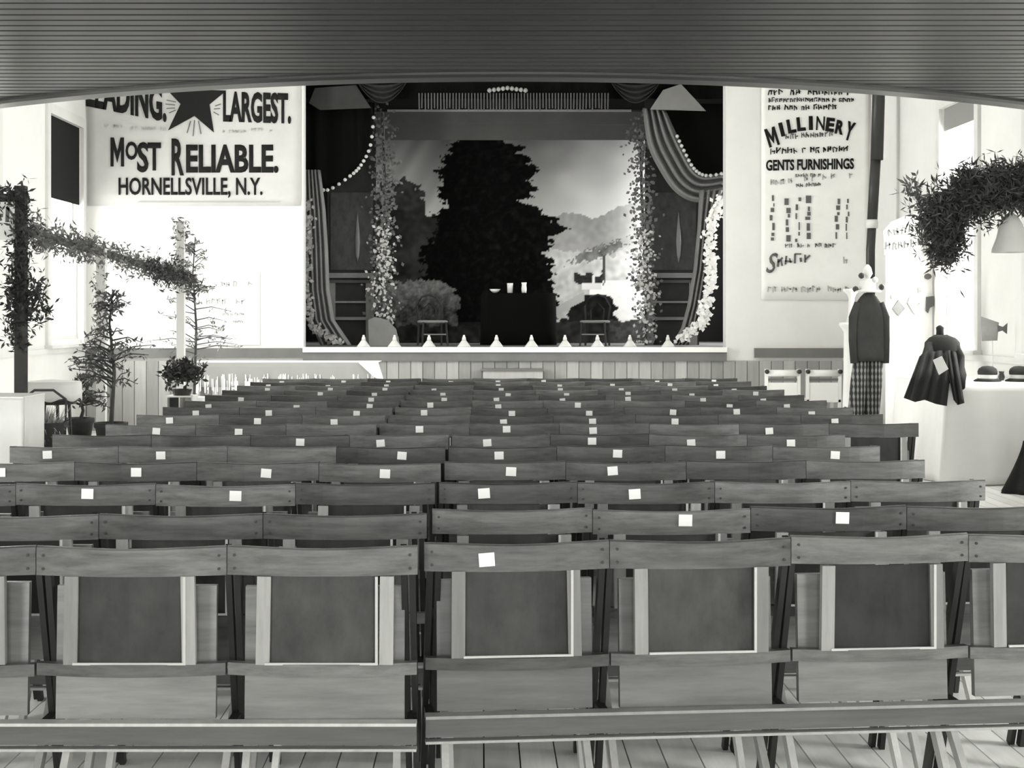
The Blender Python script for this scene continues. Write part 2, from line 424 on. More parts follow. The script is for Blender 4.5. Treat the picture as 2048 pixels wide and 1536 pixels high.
# stage house
SB = 24.2
st = thing('stage', 'wooden stage floor inside the dark stage house', 'stage', kind='structure')
MB().box(OX0-1.2, OX1+1.2, WS+.25, SB, SZ-.1, SZ).build('stage_floor', M['stagef'], st)
MB().box(OX0, OX1, WS, WS+.25, SZ-.02, SZ).build('stage_apron', M['stagef'], st)
for (x, sg, watts) in STW:  # openings added out of view to brighten the drop
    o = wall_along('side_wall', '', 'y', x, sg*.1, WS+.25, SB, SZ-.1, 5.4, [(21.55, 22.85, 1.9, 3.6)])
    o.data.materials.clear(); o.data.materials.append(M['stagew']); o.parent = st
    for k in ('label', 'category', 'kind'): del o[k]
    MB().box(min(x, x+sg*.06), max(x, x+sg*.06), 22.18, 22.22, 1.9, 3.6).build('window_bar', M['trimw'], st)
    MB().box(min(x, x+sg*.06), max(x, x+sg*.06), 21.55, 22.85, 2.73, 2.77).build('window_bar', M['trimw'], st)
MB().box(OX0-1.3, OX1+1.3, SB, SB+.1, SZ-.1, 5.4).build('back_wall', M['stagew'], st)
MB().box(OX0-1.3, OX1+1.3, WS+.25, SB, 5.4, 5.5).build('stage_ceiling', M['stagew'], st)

# ------------------------------------------------------------------ rows of joined folding seats
W = .5
def crest_mesh():
    n = 10; mb = MB()
    def yb(x): return -.034*math.cos(PI*x/W)
    outer = []; 
    vs = []; fs = []
    for i in range(n+1):
        x = -W/2+.001+(W-.002)*i/n; y = yb(x); dz = .0022*math.cos(2*PI*x/W)
        vs += [(x, y-.010, .768), (x, y+.010, .768), (x, y+.010, .838-dz), (x, y+.004, .842-dz), (x, y-.006, .842-dz), (x, y-.010, .838-dz)]
    for i in range(n):
        for j in range(6): fs.append((i*6+j, i*6+(j+1) % 6, (i+1)*6+(j+1) % 6, (i+1)*6+j))
    fs += [tuple(range(6)), tuple(n*6+j for j in range(6))]
    mb.add(vs, fs); return mb.mesh('crest_rail', M['wood_h'])
def lower_mesh():
    n = 8; vs = []; fs = []
    for i in range(n+1):
        x = -W/2+.003+(W-.006)*i/n; y = -.034*math.cos(PI*x/W)
        vs += [(x, y-.014, .506), (x, y+.014, .506), (x, y+.014, .538), (x, y-.014, .538)]
    for i in range(n):
        for j in range(4): fs.append((i*4+j, i*4+(j+1) % 4, (i+1)*4+(j+1) % 4, (i+1)*4+j))
    fs += [(0, 1, 2, 3), tuple(n*4+j for j in range(4))]
    return MB().add(vs, fs).mesh('lower_rail', M['wood_h'])
ME = {}
ME['crest'] = crest_mesh(); ME['lower'] = lower_mesh()
ME['stile'] = MB().box(-.018, .018, -.036, -.014, .538, .768).mesh('stile', M['wood_v'])
ME['panel'] = MB().grid(lambda u, v: (-.147+.294*u, -.022-.014*math.sin(PI*u), .54+.228*v), 6, 1).mesh('back_panel', M['panel'])
def thicken():
    mb = MB(); n = 6
    vs = []; fs = []
    for i in range(n+1):
        u = i/n; x = -.147+.294*u; y = -.020-.014*math.sin(PI*u)
        vs += [(x, y-.003, .538), (x, y+.003, .538), (x, y+.003, .768), (x, y-.003, .768)]
    for i in range(n):
        for j in range(4): fs.append((i*4+j, i*4+(j+1) % 4, (i+1)*4+(j+1) % 4, (i+1)*4+j))
    fs += [(0, 1, 2, 3), tuple(n*4+j for j in range(4))]
    return mb.add(vs, fs).mesh('back_panel', M['panel'])
ME['panel'] = thicken()
# tipped up seat board
s_ = MB(); s_.add([(-.212, .035, .385), (.212, .035, .385), (.212, .058, .385), (-.212, .058, .385),
                   (-.212, .055, .735), (.212, .055, .735), (.212, .078, .735), (-.212, .078, .735)],
                  [(0, 3, 2, 1), (4, 5, 6, 7), (0, 1, 5, 4), (2, 3, 7, 6), (0, 4, 7, 3), (1, 2, 6, 5)])
ME['seat'] = s_.mesh('tipped_seat', M['seatw'])
s_ = MB().bar((-.011, .004, .838), (-.011, .30, .0), .016, .032).bar((.011, .014, .835), (.011, .27, .0), .016, .032)
ME['post'] = s_.mesh('post', M['post'])
ME['leg'] = MB().bar((0, .30, .42), (0, -.05, 0), .020, .036).mesh('leg', M['legw'])
ME['bead'] = MB().box(-.147, .147, -.041, -.034, .538, .544).box(.140, .147, -.041, -.034, .544, .768).mesh('panel_bead', M['beadw'])  # pale L strip, a highlight on the panel's edge put in as shape
ME['card'] = MB().box(-.021, .021, -.0475, -.0445, .788, .824).mesh('number_card', M['card'])
ME['nail'] = MB().lathe([(.004, 0), (.004, .004)], n=6).mesh('nail', M['nail'])
ORD = ['', 'first', 'second', 'third', 'fourth', 'fifth', 'sixth', 'seventh', 'eighth', 'ninth', 'tenth', 'eleventh', 'twelfth', 'thirteenth', 'fourteenth', 'fifteenth']
NUMW = {3: 'three', 4: 'four', 6: 'six'}
rr = random.Random(5)
NROW = 15
DROW = [0, 4.27, 4.96, 5.76, 6.58, 7.37, 8.1]+[8.1+.79*k for k in range(1, 10)]
ME['block'] = MB().box(-.012, .012, .02, .185, .326, .366).mesh('rail_block', M['post'])
def MB_BLOCK(t, x): put('rail_block', ME['block'], t, (x, 0, 0))
def seat_row(n, side):
    d = DROW[n]
    if n < 7: x0, cnt = (-.155, 4) if side == 'r' else (-.168, 4)
    else: x0, cnt = (-.57, 6) if side == 'r' else (-.585, 3)
    if side == 'r': yy, rz, sg = d, math.radians([0, 5.5, 4, 3, 2.5, 1.5, 1][n] if n < 7 else .4), 1
    else: yy, rz, sg = d-(.07 if n < 3 else .02), math.radians([0, 0, .3, .3, 0, 0, 0][n] if n < 7 else rr.uniform(-.5, .3)), -1
    where = 'star banner side' if side == 'l' else 'millinery banner side'
    rank = ('%s row from the back' % ORD[n]) if n <= 7 else ('%s row from the stage' % ORD[NROW+1-n])
    if n == 1: rank = 'hindmost row'
    if n == NROW: rank = 'foremost row at the stage'
    t = thing('seat_row', '%s joined folding wooden seats, %s, %s' % (NUMW[cnt], rank, where), 'seat row', (x0, yy, 0), rz, 'rows of joined folding seats')
    for k in range(cnt):
        cx = sg*(k+.5)*W
        c = put('crest_rail', ME['crest'], t, (cx, 0, rr.uniform(-.004, .004)))
        has = rr.random() < .85
        if n == 1: has = (side == 'r' and k == 0)
        if n == 2: has = (side == 'r' and k in (1, 2))
        if has: put('number_card', ME['card'], c, (rr.uniform(-.04, .02), 0, rr.uniform(-.004, .008)), (0, rr.uniform(-.08, .08), 0))
        if n <= 3:
            for sx in (-1, 1):
                for z in (.785, .82):
                    put('nail', ME['nail'], c, (sx*(W/2-.02), -.0135, z), (PI/2, 0, 0))
        put('lower_rail', ME['lower'], t, (cx, 0, rr.uniform(-.003, .003)))
        put('panel_bead', ME['bead'], put('back_panel', ME['panel'], t, (cx, 0, 0)))  # ME['bead'] is the pale strip for the lit panel edge
        put('stile', ME['stile'], t, (cx-.163, 0, 0), (0, rr.uniform(-.02, .02), 0)); put('stile', ME['stile'], t, (cx+.163, 0, 0), (0, rr.uniform(-.02, .02), 0))
        put('tipped_seat', ME['seat'], t, (cx, rr.uniform(0, .01), rr.uniform(-.01, .005)))
    for k in range(cnt+1):
        px_ = sg*k*W
        if k == 0: px_ += sg*.022
        if k == cnt: px_ -= sg*.022
        put('post', ME['post'], t, (px_, .012, 0), (0, rr.uniform(-.012, .012), 0))
        MB_BLOCK(t, px_)
        for s in ((-1, 1) if 0 < k < cnt else ((sg,) if k == 0 else (-sg,))):
            put('leg', ME['leg'], t, (px_+s*.034, 0, 0), (0, rr.uniform(-.05, .05), 0))
    a, b = sorted((sg*.004, sg*(cnt*W-.004)))
    MB().box(a, b, -.008, .02, .322, .372).build('base_rail', M['base'], t)
    MB().box(a, b, -.016, .03, .372, .380).build('top_batten', M['legw'], t)  # pale strip stands for light along the base rail's upper edge
    MB().box(a, b, -.012, .022, .305, .312).build('batten', M['legw'], t)
for n in range(1, NROW+1):
    for sd in 'lr': seat_row(n, sd)

# ------------------------------------------------------------------ banners on the stage wall
YB = WS-.03
def R(x0, x1, y0, y1, d=YB): return (XX(x0, d), XX(x1, d), ZZ(y1, d), ZZ(y0, d))
bn = thing('star_banner', 'wide cloth banner with a black star and Most Reliable lettering', 'banner', (0, 0, 0))
def wavy(x0, x1, z0, z1, y, amp=.008):
    return MB().grid(lambda u, v: (x0+(x1-x0)*u, y+amp*math.sin(9*u+3*v)*math.cos(4*v+2*u), z0+(z1-z0)*v), 24, 12)
wavy(XX(176, WS), XX(602, WS), ZZ(412, WS), 4.75, WS-.018, .006).build('cloth', M['banner'], bn, solid=.004, smooth=True)
MB().box(XX(176, WS), XX(602, WS), WS-.03, WS-.005, 4.75, 4.79).build('top_batten', M['trimw'], bn)
IK = M['ink']
for s, r, b in (('O', (251, 275, 283, 320), .03), ('S', (274, 297, 284, 345), .03), ('T', (295, 322, 285, 341), .03),
                ('R', (343, 368, 277, 351), .03), ('ELIABLE.', (372, 557, 289, 346), .035), ('HORNELLSVILLE, N.Y.', (237, 525, 355, 396), .02)):
    sl = -.05 if len(s) > 8 else 0
    text_mesh(s, R(*r), 'lettering', IK, bn, YB, b, slope=sl*0)
letter_m(R(221, 248, 275, 333), IK, bn, YB)
text_mesh('LEADING.', R(172, 333, 158, 229), 'lettering', IK, bn, YB, .04, slope=-.2)
text_mesh('LARGEST.', R(446, 582, 184, 246), 'lettering', IK, bn, YB, .04, slope=-.03)
star = [(393, 138), (410, 180), (453, 181), (419, 209), (428, 265), (389, 232), (336, 261), (361, 208), (340, 186), (375, 180)]
MB().slab([(XX(a, YB), ZZ(b, YB)) for a, b in star], YB-.003, YB).build('star', IK, bn)
for (ax, ay, bx, by) in ((333, 200, 352, 204), (331, 208, 350, 210), (333, 217, 350, 216), (338, 226, 352, 220), (430, 212, 442, 208), (428, 218, 440, 217), (427, 224, 438, 230), (389, 240, 386, 272), (381, 242, 374, 266), (397, 242, 402, 268)):
    a = Vector((XX(ax, YB), YB, ZZ(ay, YB))); b = Vector((XX(bx, YB), YB, ZZ(by, YB)))
    MB().bar(a, b, .012, .003, up=(b-a).cross(Vector((0, 1, 0)))).build('star_ray', M['ink2'], bn)
MB().box(XX(275, YB), XX(560, YB), YB-.002, YB, ZZ(405, YB), ZZ(403.5, YB)).build('ruled_line', M['ink3'], bn)
sm = MB()
for k, (a, b, c) in enumerate(((205, 245, 247), (262, 330, 252), (445, 490, 258), (500, 560, 255))):
    q = scribble(XX(a, YB), XX(b, YB), ZZ(c+7, YB), ZZ(c, YB), YB, 40+k, -.03, .6); sm.add(q.v, q.f)
sm.build('faint_lettering', M['ink3'], bn)['kind'] = 'stuff'

mb_ = thing('millinery_banner', 'tall narrow cloth banner with arched Millinery lettering', 'banner')
wavy(XX(1522, WS), XX(1736, WS), ZZ(600, WS), 4.75, WS-.018, .006).build('cloth', M['cloth'], mb_, solid=.004, smooth=True)
MB().box(XX(1522, WS), XX(1736, WS), WS-.03, WS-.005, 4.75, 4.79).build('top_batten', M['trimw'], mb_)
wd = 'MILLINERY'
for i, ch in enumerate(wd):
    f = (i-4.3)/4.3; cx = 1544+i*19.4; cy = 246+22*f*f+(6 if i == 0 else 0); hw = 4 if ch == 'I' else (11 if i == 0 else 8.5); hh = 14+(5 if i in (0, 8) else 0)
    if ch == 'M': letter_m(R(cx-hw, cx+hw, cy-hh, cy+hh), IK, mb_, YB, .3); continue
    text_mesh(ch, R(cx-hw, cx+hw, cy-hh, cy+hh), 'lettering', IK, mb_, YB, .015 if ch in 'MN' else .05, rot=-f*.32)
text_mesh('GENTS FURNISHINGS', R(1532, 1708, 318, 340), 'lettering', M['ink'], mb_, YB, .035, slope=.02)
for k, (a, b, c, d_, sl, m_) in enumerate(((1536, 1705, 178, 190, 0, 'ink'), (1537, 1708, 195, 204, 0, 'ink'), (1537, 1672, 210, 221, .02, 'ink'), (1571, 1664, 267, 278, .06, 'ink2'),
                                 (1541, 1700, 296, 308, .03, 'ink'), (1590, 1640, 347, 354, .02, 'ink2'), (1536, 1705, 358, 370, .09, 'ink3'), (1592, 1645, 366, 374, .05, 'ink2'),
                                 (1570, 1672, 487, 496, .02, 'ink2'), (1555, 1620, 512, 532, .1, 'ink2'), (1640, 1700, 520, 535, .14, 'ink3'), (1535, 1700, 572, 584, 0, 'ink3'))):
    scribble(XX(a, YB), XX(b, YB), ZZ(d_, YB), ZZ(c, YB), YB, 70+k, sl, .8 if m_ != 'ink3' else .5).build('small_lettering', M[m_], mb_)['kind'] = 'stuff'
text_mesh('S', R(1532, 1556, 506, 546), 'lettering', M['ink2'], mb_, YB, .01, shear=.35)
fig = MB(); r2 = random.Random(3)
for (fx, fw) in ((1545, 7), (1574, 9), (1596, 6), (1617, 11), (1676, 8), (1695, 5)):      # printed standing figures
    yy = 392+r2.uniform(-4, 6)
    while yy < 480:
        hh = r2.uniform(6, 16); ww = fw*r2.uniform(.35, 1)
        x = fx+r2.uniform(-4, 4)
        fig.box(XX(x-ww/2, YB), XX(x+ww/2, YB), YB-.002, YB, ZZ(yy+hh, YB), ZZ(yy, YB)); yy += hh+r2.uniform(1, 7)
fig.build('printed_figures', M['ink2'], mb_)['kind'] = 'stuff'

po = thing('wall_poster', 'white poster with faint lettering low on the wall below the star banner', 'poster')
MB().box(XX(370, WS), XX(520, WS), WS-.012, WS-.004, ZZ(690, WS), ZZ(545, WS)).build('sheet', M['cloth'], po)
for k, (a, b, c, d_) in enumerate(((418, 512, 561, 572), (392, 500, 597, 608), (445, 492, 625, 631), (445, 485, 640, 646))):
    scribble(XX(a, WS-.014), XX(b, WS-.014), ZZ(d_, WS-.014), ZZ(c, WS-.014), WS-.014, 20+k, 0, .6).build('small_lettering', M['ink3'], po)['kind'] = 'stuff'

# ------------------------------------------------------------------ stage: painted backdrop
def srgb(v):
    v = max(0, min(1, v/255)); return v/12.92 if v <= .04045 else ((v+.055)/1.055)**2.4
BD = 23.0
TL = [(276, 935), (290, 900), (312, 884), (340, 870), (352, 886), (386, 876), (402, 892), (430, 872), (452, 864), (500, 852), (560, 846), (640, 870)]
TR = [(276, 1000), (290, 1036), (312, 1052), (342, 1070), (356, 1056), (386, 1074), (400, 1046), (424, 1076), (440, 1112), (458, 1134), (478, 1108), (500, 1090), (540, 1102), (600, 1112), (640, 1110)]
RIDGE = [(1060, 470), (1095, 440), (1130, 425), (1160, 428), (1185, 438), (1210, 428), (1240, 412), (1275, 405), (1340, 420)]
def interp(pts, x):
    for (a, b), (c, d) in zip(pts, pts[1:]):
        if a <= x <= c: return b+(d-b)*(x-a)/(c-a)
    return pts[0][1] if x < pts[0][0] else pts[-1][1]
def paint(px, py):
    n1 = noise.noise(Vector((px*.02, py*.025, 1.3))); n2 = noise.noise(Vector((px*.09, py*.09, 7.7))); n3 = noise.noise(Vector((px*.22, py*.22, 3.1)))
    v = 92+(py-285)*.40+n1*13+max(0, px-1110)*.32           # clouded sky
    if px < 900: v = 92+(py-285)*.5+noise.noise(Vector(((px+py*.6)*.035, 0, 4.4)))*26
    rg = interp(RIDGE, px)+n2*3
    if px < 1110 and py > 590: v = 24+n2*12
    if py > rg and px > 1040: v = 118+(py-rg)*.22+n2*12+max(0, px-1200)*.7     # mountain
    if px > 1040 and py > 505+n2*14+n1*16: v = 165+n2*30+max(0, px-1180)*.5            # pale meadow
    if px > 1180 and 560 < py < 640: v = 225+n2*14  # overexposed lower right, its brightness put into the canvas colour
    if px < 890 and py > 405+n2*14+max(0, px-800)*-.05 + (25 if px > 850 else 0): v = 42+n1*18+n2*12   # grey trees to one side
    if px < 850 and py < 420 and (px-800)**2/2400+(py-395)**2/1400 < 1+n2*.8: v = 46+n2*16
    # cottage
    if 1150+n2*8 < px < 1208+n3*6 and 548+n2*6 < py < 568+n3*6: v = 40+n3*20
    if 1163 < px < 1203 and 566 < py < 580: v = 200
    if 1185 < px < 1189 and 550 < py < 574: v = 200
    # small tree by the cottage
    if 1204+n2*3 < px < 1211+n2*3 and 505 < py < 560: v = 60
    if (px-1200)**2/2600+(py-502+(px-1200)*.35)**2/150 < 1+n3*1.6+n2: v = 96+n2*36
    if 276 < py < 645:
        e1 = 24*noise.noise(Vector((0, py*.10, 2.2)))+12*n3+12*n2; e2 = 24*noise.noise(Vector((0, py*.10, 9.2)))+12*n3+12*n2
        if interp(TL, py)+e1 < px < interp(TR, py)+e2:
            v = 7+max(0, n2)*16+max(0, n3)*12
    if px < 930 and py > 560+n2*16 and ((px-835)/85)**2+((py-615)/62)**2 < 1+n2*.5: v = 74+n2*34+n3*26+max(-14, min(26, (605-py)*.8))      # bush
    if px > 1120 and py > 590 and ((px-1185)/48)**2+((py-625)/44)**2 < 1+n2*.4: v = 26+n2*14
    if py > 640+n2*10 and px > 1090: v = 62+n2*26+n3*14 if px > 1215 else 40+n2*20
    if py > 650+n2*10 and px <= 1090: v = 34+n2*20
    if 1110 < px < 1170 and 585 < py+ (px-1110)*.55-30 < 603: v = 150
    return v
GX0, GX1, GY0, GY1, GS = 690, 1345, 262, 690, 2.6
nx, ny = int((GX1-GX0)/GS), int((GY1-GY0)/GS)
vs = []; cols = []
for j in range(ny+1):
    for i in range(nx+1):
        px = GX0+(GX1-GX0)*i/nx; py = GY1+(GY0-GY1)*j/ny
        x, y, z = PX(px, py, BD); vs.append((x, y+.012*math.sin(x*5), max(z, SZ+.012)))
        cols.append(min(.88, srgb(min(255, paint(px, py)*1.08))))
fs = [(j*(nx+1)+i, j*(nx+1)+i+1, (j+1)*(nx+1)+i+1, (j+1)*(nx+1)+i) for j in range(ny) for i in range(nx)]
me = bpy.data.meshes.new('painted_canvas'); me.from_pydata(vs, [], fs)
at = me.color_attributes.new('paint', 'FLOAT_COLOR', 'POINT')
at.data.foreach_set('color', [c for v in cols for c in (v, v*.995, v*.96, 1)])
m = bpy.data.materials.new('scene_paint'); m.use_nodes = True; nt = m.node_tree; b = nt.nodes['Principled BSDF']; b.inputs['Roughness'].default_value = .9; b.inputs['Specular IOR Level'].default_value = .03
a_ = nt.nodes.new('ShaderNodeVertexColor'); a_.layer_name = 'paint'
lk(nt, a_.outputs[0], b.inputs['Base Color']); me.materials.append(m)
t = thing('painted_backdrop', 'painted landscape drop with a great dark tree, mountains and cottage', 'backdrop')
o = bpy.data.objects.new('painted_canvas', me); C.objects.link(o); o.parent = t
o.modifiers.new('thick', 'SOLIDIFY').thickness = .006
MB().tube([(XX(GX0, BD), BD, ZZ(GY0, BD)), (XX(GX1, BD), BD, ZZ(GY0, BD))], .03, 10).build('top_roller', M['trimd'], t)

# border above the scene
d = 22.0
t = thing('stage_border', 'grey painted border hanging above the landscape drop', 'border')
MB().box(XX(738, d), XX(1300, d), d, d+.02, ZZ(280, d), ZZ(250, d)).build('lower_band', M['border'], t)
MB().box(XX(738, d), XX(1300, d), d-.03, d+.02, ZZ(250, d), ZZ(224, d)).build('upper_band', M['border'], t)
MB().box(XX(775, d), XX(1262, d), d-.05, d-.03, ZZ(224, d), ZZ(220, d)).build('bright_edge', M['fringe'], t)
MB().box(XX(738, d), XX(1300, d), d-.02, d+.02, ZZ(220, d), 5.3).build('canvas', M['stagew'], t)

# grand valance across the top of the opening
d = 20.5
t = thing('stage_valance', 'dark looped valance with tassel fringe across the stage top', 'valance')
MB().grid(lambda u, v: (OX0-.1+(OX1-OX0+.2)*u, d+.1+.03*math.sin(u*60), ZZ(196, d)+(5.0-ZZ(196, d))*v), 120, 2).build('cloth', M['black'], t, solid=.01)
def swag(cx, w_, zt, drop, m_, y):
    return MB().grid(lambda u, v: (cx+w_*(u-.5), y+.04*math.cos(v*22), zt-drop*(.15+.85*v)*math.sin(PI*u)**.8+.02), 18, 14)
for cx, ww, dp in ((765, 100, 46), (1270, 100, 46)):
    swag(XX(cx, d), ww*d/F, ZZ(165, d), dp*d/F, None, d-.05).build('loop', M['dark'], t, solid=.008, smooth=True)
rs = MB(); rl = random.Random(2)
for k in range(62):
    px = 838+k*6.2; x, y, z = PX(px, 194, d)
    rs.bar((x, d, z+.05), (x+rl.uniform(-.004, .004), d, ZZ(219+rl.uniform(-3, 2), d)), .016, .012)
rs.build('tassel_fringe', M['drape_d'], t)['kind'] = 'stuff'
orn = MB()
for k in range(9):
    a = (k-4)*.16; x, y, z = PX(1015+k*9-36, 176+abs(k-4)*1.2, d-.06); orn.lathe([(.005, -.03), (.026, -.015), (.03, 0), (.02, .02), (.004, .03)], (x, y, z), 8)
orn.build('gilt_ornament', M['fringe'], t, smooth=True)
for nm, tri in (('gusset', [(630, 176), (712, 170), (742, 216), (640, 220), (618, 206)]), ('gusset', [(1362, 168), (1412, 222), (1300, 219), (1326, 180)])):
    MB().slab([(XX(a, d-.02), ZZ(b, d-.02)) for a, b in tri], d-.02, d-.01).build(nm, M['drape'] if tri[0][0] > 1000 else M['flat'], t)

# side swags with bead edging
def bez(pts, n):
    out = []
    k = len(pts)-1
    for i in range(n+1):
        s = i/n*k; j = min(int(s), k-1); f = s-j
        p0 = pts[max(j-1, 0)]; p1 = pts[j]; p2 = pts[j+1]; p3 = pts[min(j+2, k)]
        out.append(tuple(.5*((2*b)+(-a+c)*f+(2*a-5*b+4*c-e)*f*f+(-a+3*b-3*c+e)*f**3) for a, b, c, e in zip(p0, p1, p2, p3)))
    return out
d = 20.75
bead = MB().lathe([(.003, -.024), (.018, -.016), (.025, 0), (.018, .016), (.003, .024)], n=8).mesh('bead', M['bead'], True)
t = thing('black_swag', 'black stage swag edged with a string of pale beads beside the star banner', 'swag')
ed = bez([(748, 222), (741, 290), (722, 330), (700, 352), (655, 380), (628, 368), (606, 342)], 24)
MB().grid(lambda u, v: ((lambda e: (XX(e[0], d), d+.03*math.sin(u*30), ZZ(e[1], d)+(ZZ(205, d)-ZZ(e[1], d))*v))(ed[int(round(u*24))])), 24, 8).build('cloth', M['black'], t, solid=.01, smooth=True)
for e in ed[1:]: put('bead', bead, t, PX(e[0], e[1], d-.05))
t = thing('striped_swag', 'striped stage swag with beads hung beside the millinery banner', 'swag')
inner = bez([(1332, 222), (1350, 262), (1368, 300), (1388, 336), (1412, 350), (1450, 345)], 20)
outer = bez([(1286, 216), (1296, 290), (1322, 345), (1352, 385), (1392, 404), (1450, 396)], 20)
def sw(u, v):
    i = int(round(u*20)); a, b = inner[i], outer[i]
    f = v; p = (a[0]+(b[0]-a[0])*f, a[1]+(b[1]-a[1])*f)
    return PX(p[0], p[1], d-.06+.07*math.cos(v*2*PI*4))
MB().grid(sw, 20, 40).build('folds', M['drape'], t, solid=.008, smooth=True)
MB().grid(lambda u, v: ((lambda e: (XX(e[0], d+.12), d+.12, ZZ(e[1], d)+(ZZ(205, d)-ZZ(e[1], d))*v))(inner[int(round(u*20))])), 20, 4).build('black_lining', M['black'], t, solid=.01)
for e in inner[5:]: put('bead', bead, t, PX(e[0], e[1]+1, d-.16))

# side curtains
def curtain(name, label, left, right, d, nf, m_):
    t = thing(name, label, 'curtain')
    def fn(u, v):
        i = v*(len(left)-1); j = min(int(i), len(left)-2); f = i-j
        py = left[j][1]+(left[j+1][1]-left[j][1])*f
        a = left[j][0]+(left[j+1][0]-left[j][0])*f; b = right[j][0]+(right[j+1][0]-right[j][0])*f
        x, y, z = PX(a+(b-a)*u, py, d)
        return (x, y+.05*math.cos(u*2*PI*nf), max(z, SZ+.004))
    MB().grid(fn, nf*8, 30).build('drapery', m_, t, solid=.008, smooth=True)
    return t
d = 20.6
lt = [(608, 340), (608, 420), (610, 500), (612, 580), (618, 640), (640, 690)]
rt = [(640, 340), (650, 420), (655, 500), (658, 580), (668, 640), (702, 690)]
cl = curtain('left_curtain', 'pale pleated side curtain flaring onto the stage beside the star banner', lt, rt, d, 5, M['drape'])
cl.name = 'pleated_curtain'
rf = MB(); rl = random.Random(9)
def ruffle(path, n, spread, size, d, seed):
    rl = random.Random(seed); mb = MB()
    for k in range(n):
        s = rl.random()*(len(path)-1); j = int(s); f = s-j
        px = path[j][0]+(path[j+1][0]-path[j][0])*f+rl.gauss(0, spread); py = path[j][1]+(path[j+1][1]-path[j][1])*f+rl.gauss(0, spread)
        x, y, z = PX(px, py, d); z = max(z, SZ+.05)
        a = rl.uniform(0, 2*PI); l = size*rl.uniform(.6, 1.3); u = Vector((math.cos(a), rl.uniform(-.4, .4), math.sin(a)))*l; q = Vector((-math.sin(a), rl.uniform(-.4, .4), math.cos(a)))*l*.35
        p = Vector((x, y+rl.uniform(-.05, .05), z))
        mb.add([p-u*.5, p+q, p+u*.5, p-q], [(0, 1, 2, 3)])
    return mb
ruffle([(612, 400), (614, 470), (612, 540), (614, 610), (630, 660), (680, 690)], 320, 5, .06, d-.1, 1).build('leafy_edging', M['fringe'], cl, solid=.003)
lt = [(1400, 380), (1396, 460), (1388, 540), (1376, 610), (1364, 655), (1346, 690)]
rt = [(1446, 380), (1428, 460), (1420, 540), (1408, 610), (1398, 655), (1372, 690)]
cr = curtain('pleated_curtain', 'pleated side curtain with white leafy ruffle beside the millinery banner', lt, rt, d, 4, M['drape'])
ruffle([(1438, 395), (1428, 440), (1415, 480), (1425, 530), (1418, 580), (1412, 620), (1400, 650), (1360, 680)], 420, 6, .07, d-.1, 2).build('leafy_edging', M['cloth'], cr, solid=.003)

# painted wing flats with panels and ledges
def wing(label, px0, px1, d, bright):
    t = thing('wing_flat', label, 'stage flat')
    MB().box(XX(px0, d), XX(px1, d), d, d+.03, SZ, 4.9).build('canvas', M['flat'], t)
    MB().box(XX(px0+6, d), XX(px1-6, d), d-.015, d, ZZ(540, d), ZZ(385, d)).build('upper_panel', M['panel'], t)
    for a, b, m_ in ((546, 556, 'flatl'), (560, 566, 'border'), (602, 606, 'flatl'), (634, 640, 'flatl')):
        MB().box(XX(px0-2, d), XX(px1+2, d), d-.05, d, ZZ(b, d), ZZ(a, d)).build('ledge', M[m_], t)
    w_ = px1-px0
    for a, b in ((px0+4, px0+16), (px1-20, px1-4)):
        MB().box(XX(a, d), XX(b, d), d-.035, d, SZ, ZZ(566, d)).build('pilaster', M['flatl' if bright else 'border'], t)
    # soft highlight on the flat, modelled as a pale spindle
    MB().lathe([(.004, .1), (.026, .2), (.036, .38), (.028, .52), (.014, .66), (.003, .78)], ((XX(px0+w_*.62, d)), d-.02, ZZ(540, d)), 10).build('painted_column', M['flatl'], t, smooth=True)
    return t
wing('tall stage flat with painted panel and ledges beside the black swag', 655, 752, 21.5, True)
wing('tall stage flat with painted panel and ledges beside the striped swag', 1290, 1398, 21.5, True)

# flowering vines on both sides of the scene
def vine(label, path, d, seed, n=420):
    t = thing('flowering_vine', label, 'vine', group='vines framing the painted scene')
    pts = [PX(a, b, d) for a, b in path]; pts[-1] = (pts[-1][0], pts[-1][1], SZ+.0)
    MB().tube(pts, .02, 6).build('stem', M['bark'], t)
    ruffle(path, int(n*1.8), 13, .055, d-.05, seed).build('foliage', M['leafm'], t, solid=.003)['kind'] = 'stuff'
    ruffle([p for p in path if p[1] > 420], int(n*.55), 12, .05, d-.12, seed+50).build('blossoms', M['leafl'], t, solid=.003)['kind'] = 'stuff'
vine('pale flowering vine climbing the painted scene edge beside the black swag', [(765, 225), (768, 300), (770, 380), (768, 450), (766, 520), (764, 580), (765, 690)], 21.3, 4)
vine('pale flowering vine climbing the painted scene edge beside the striped swag', [(1276, 245), (1282, 320), (1284, 400), (1288, 470), (1290, 540), (1292, 580), (1292, 690)], 21.3, 5)

# low rock cut-out
d = 20.9
t = MB().slab([(XX(a, d), max(ZZ(b, d), SZ)) for a, b in ((738, 700), (736, 640), (750, 634), (775, 640), (792, 658), (800, 700))], d, d+.06).build('rock_cutout', M['flatl'])
tag(t, 'low pale rock-shaped set piece on the stage floor under the vine', 'set piece')

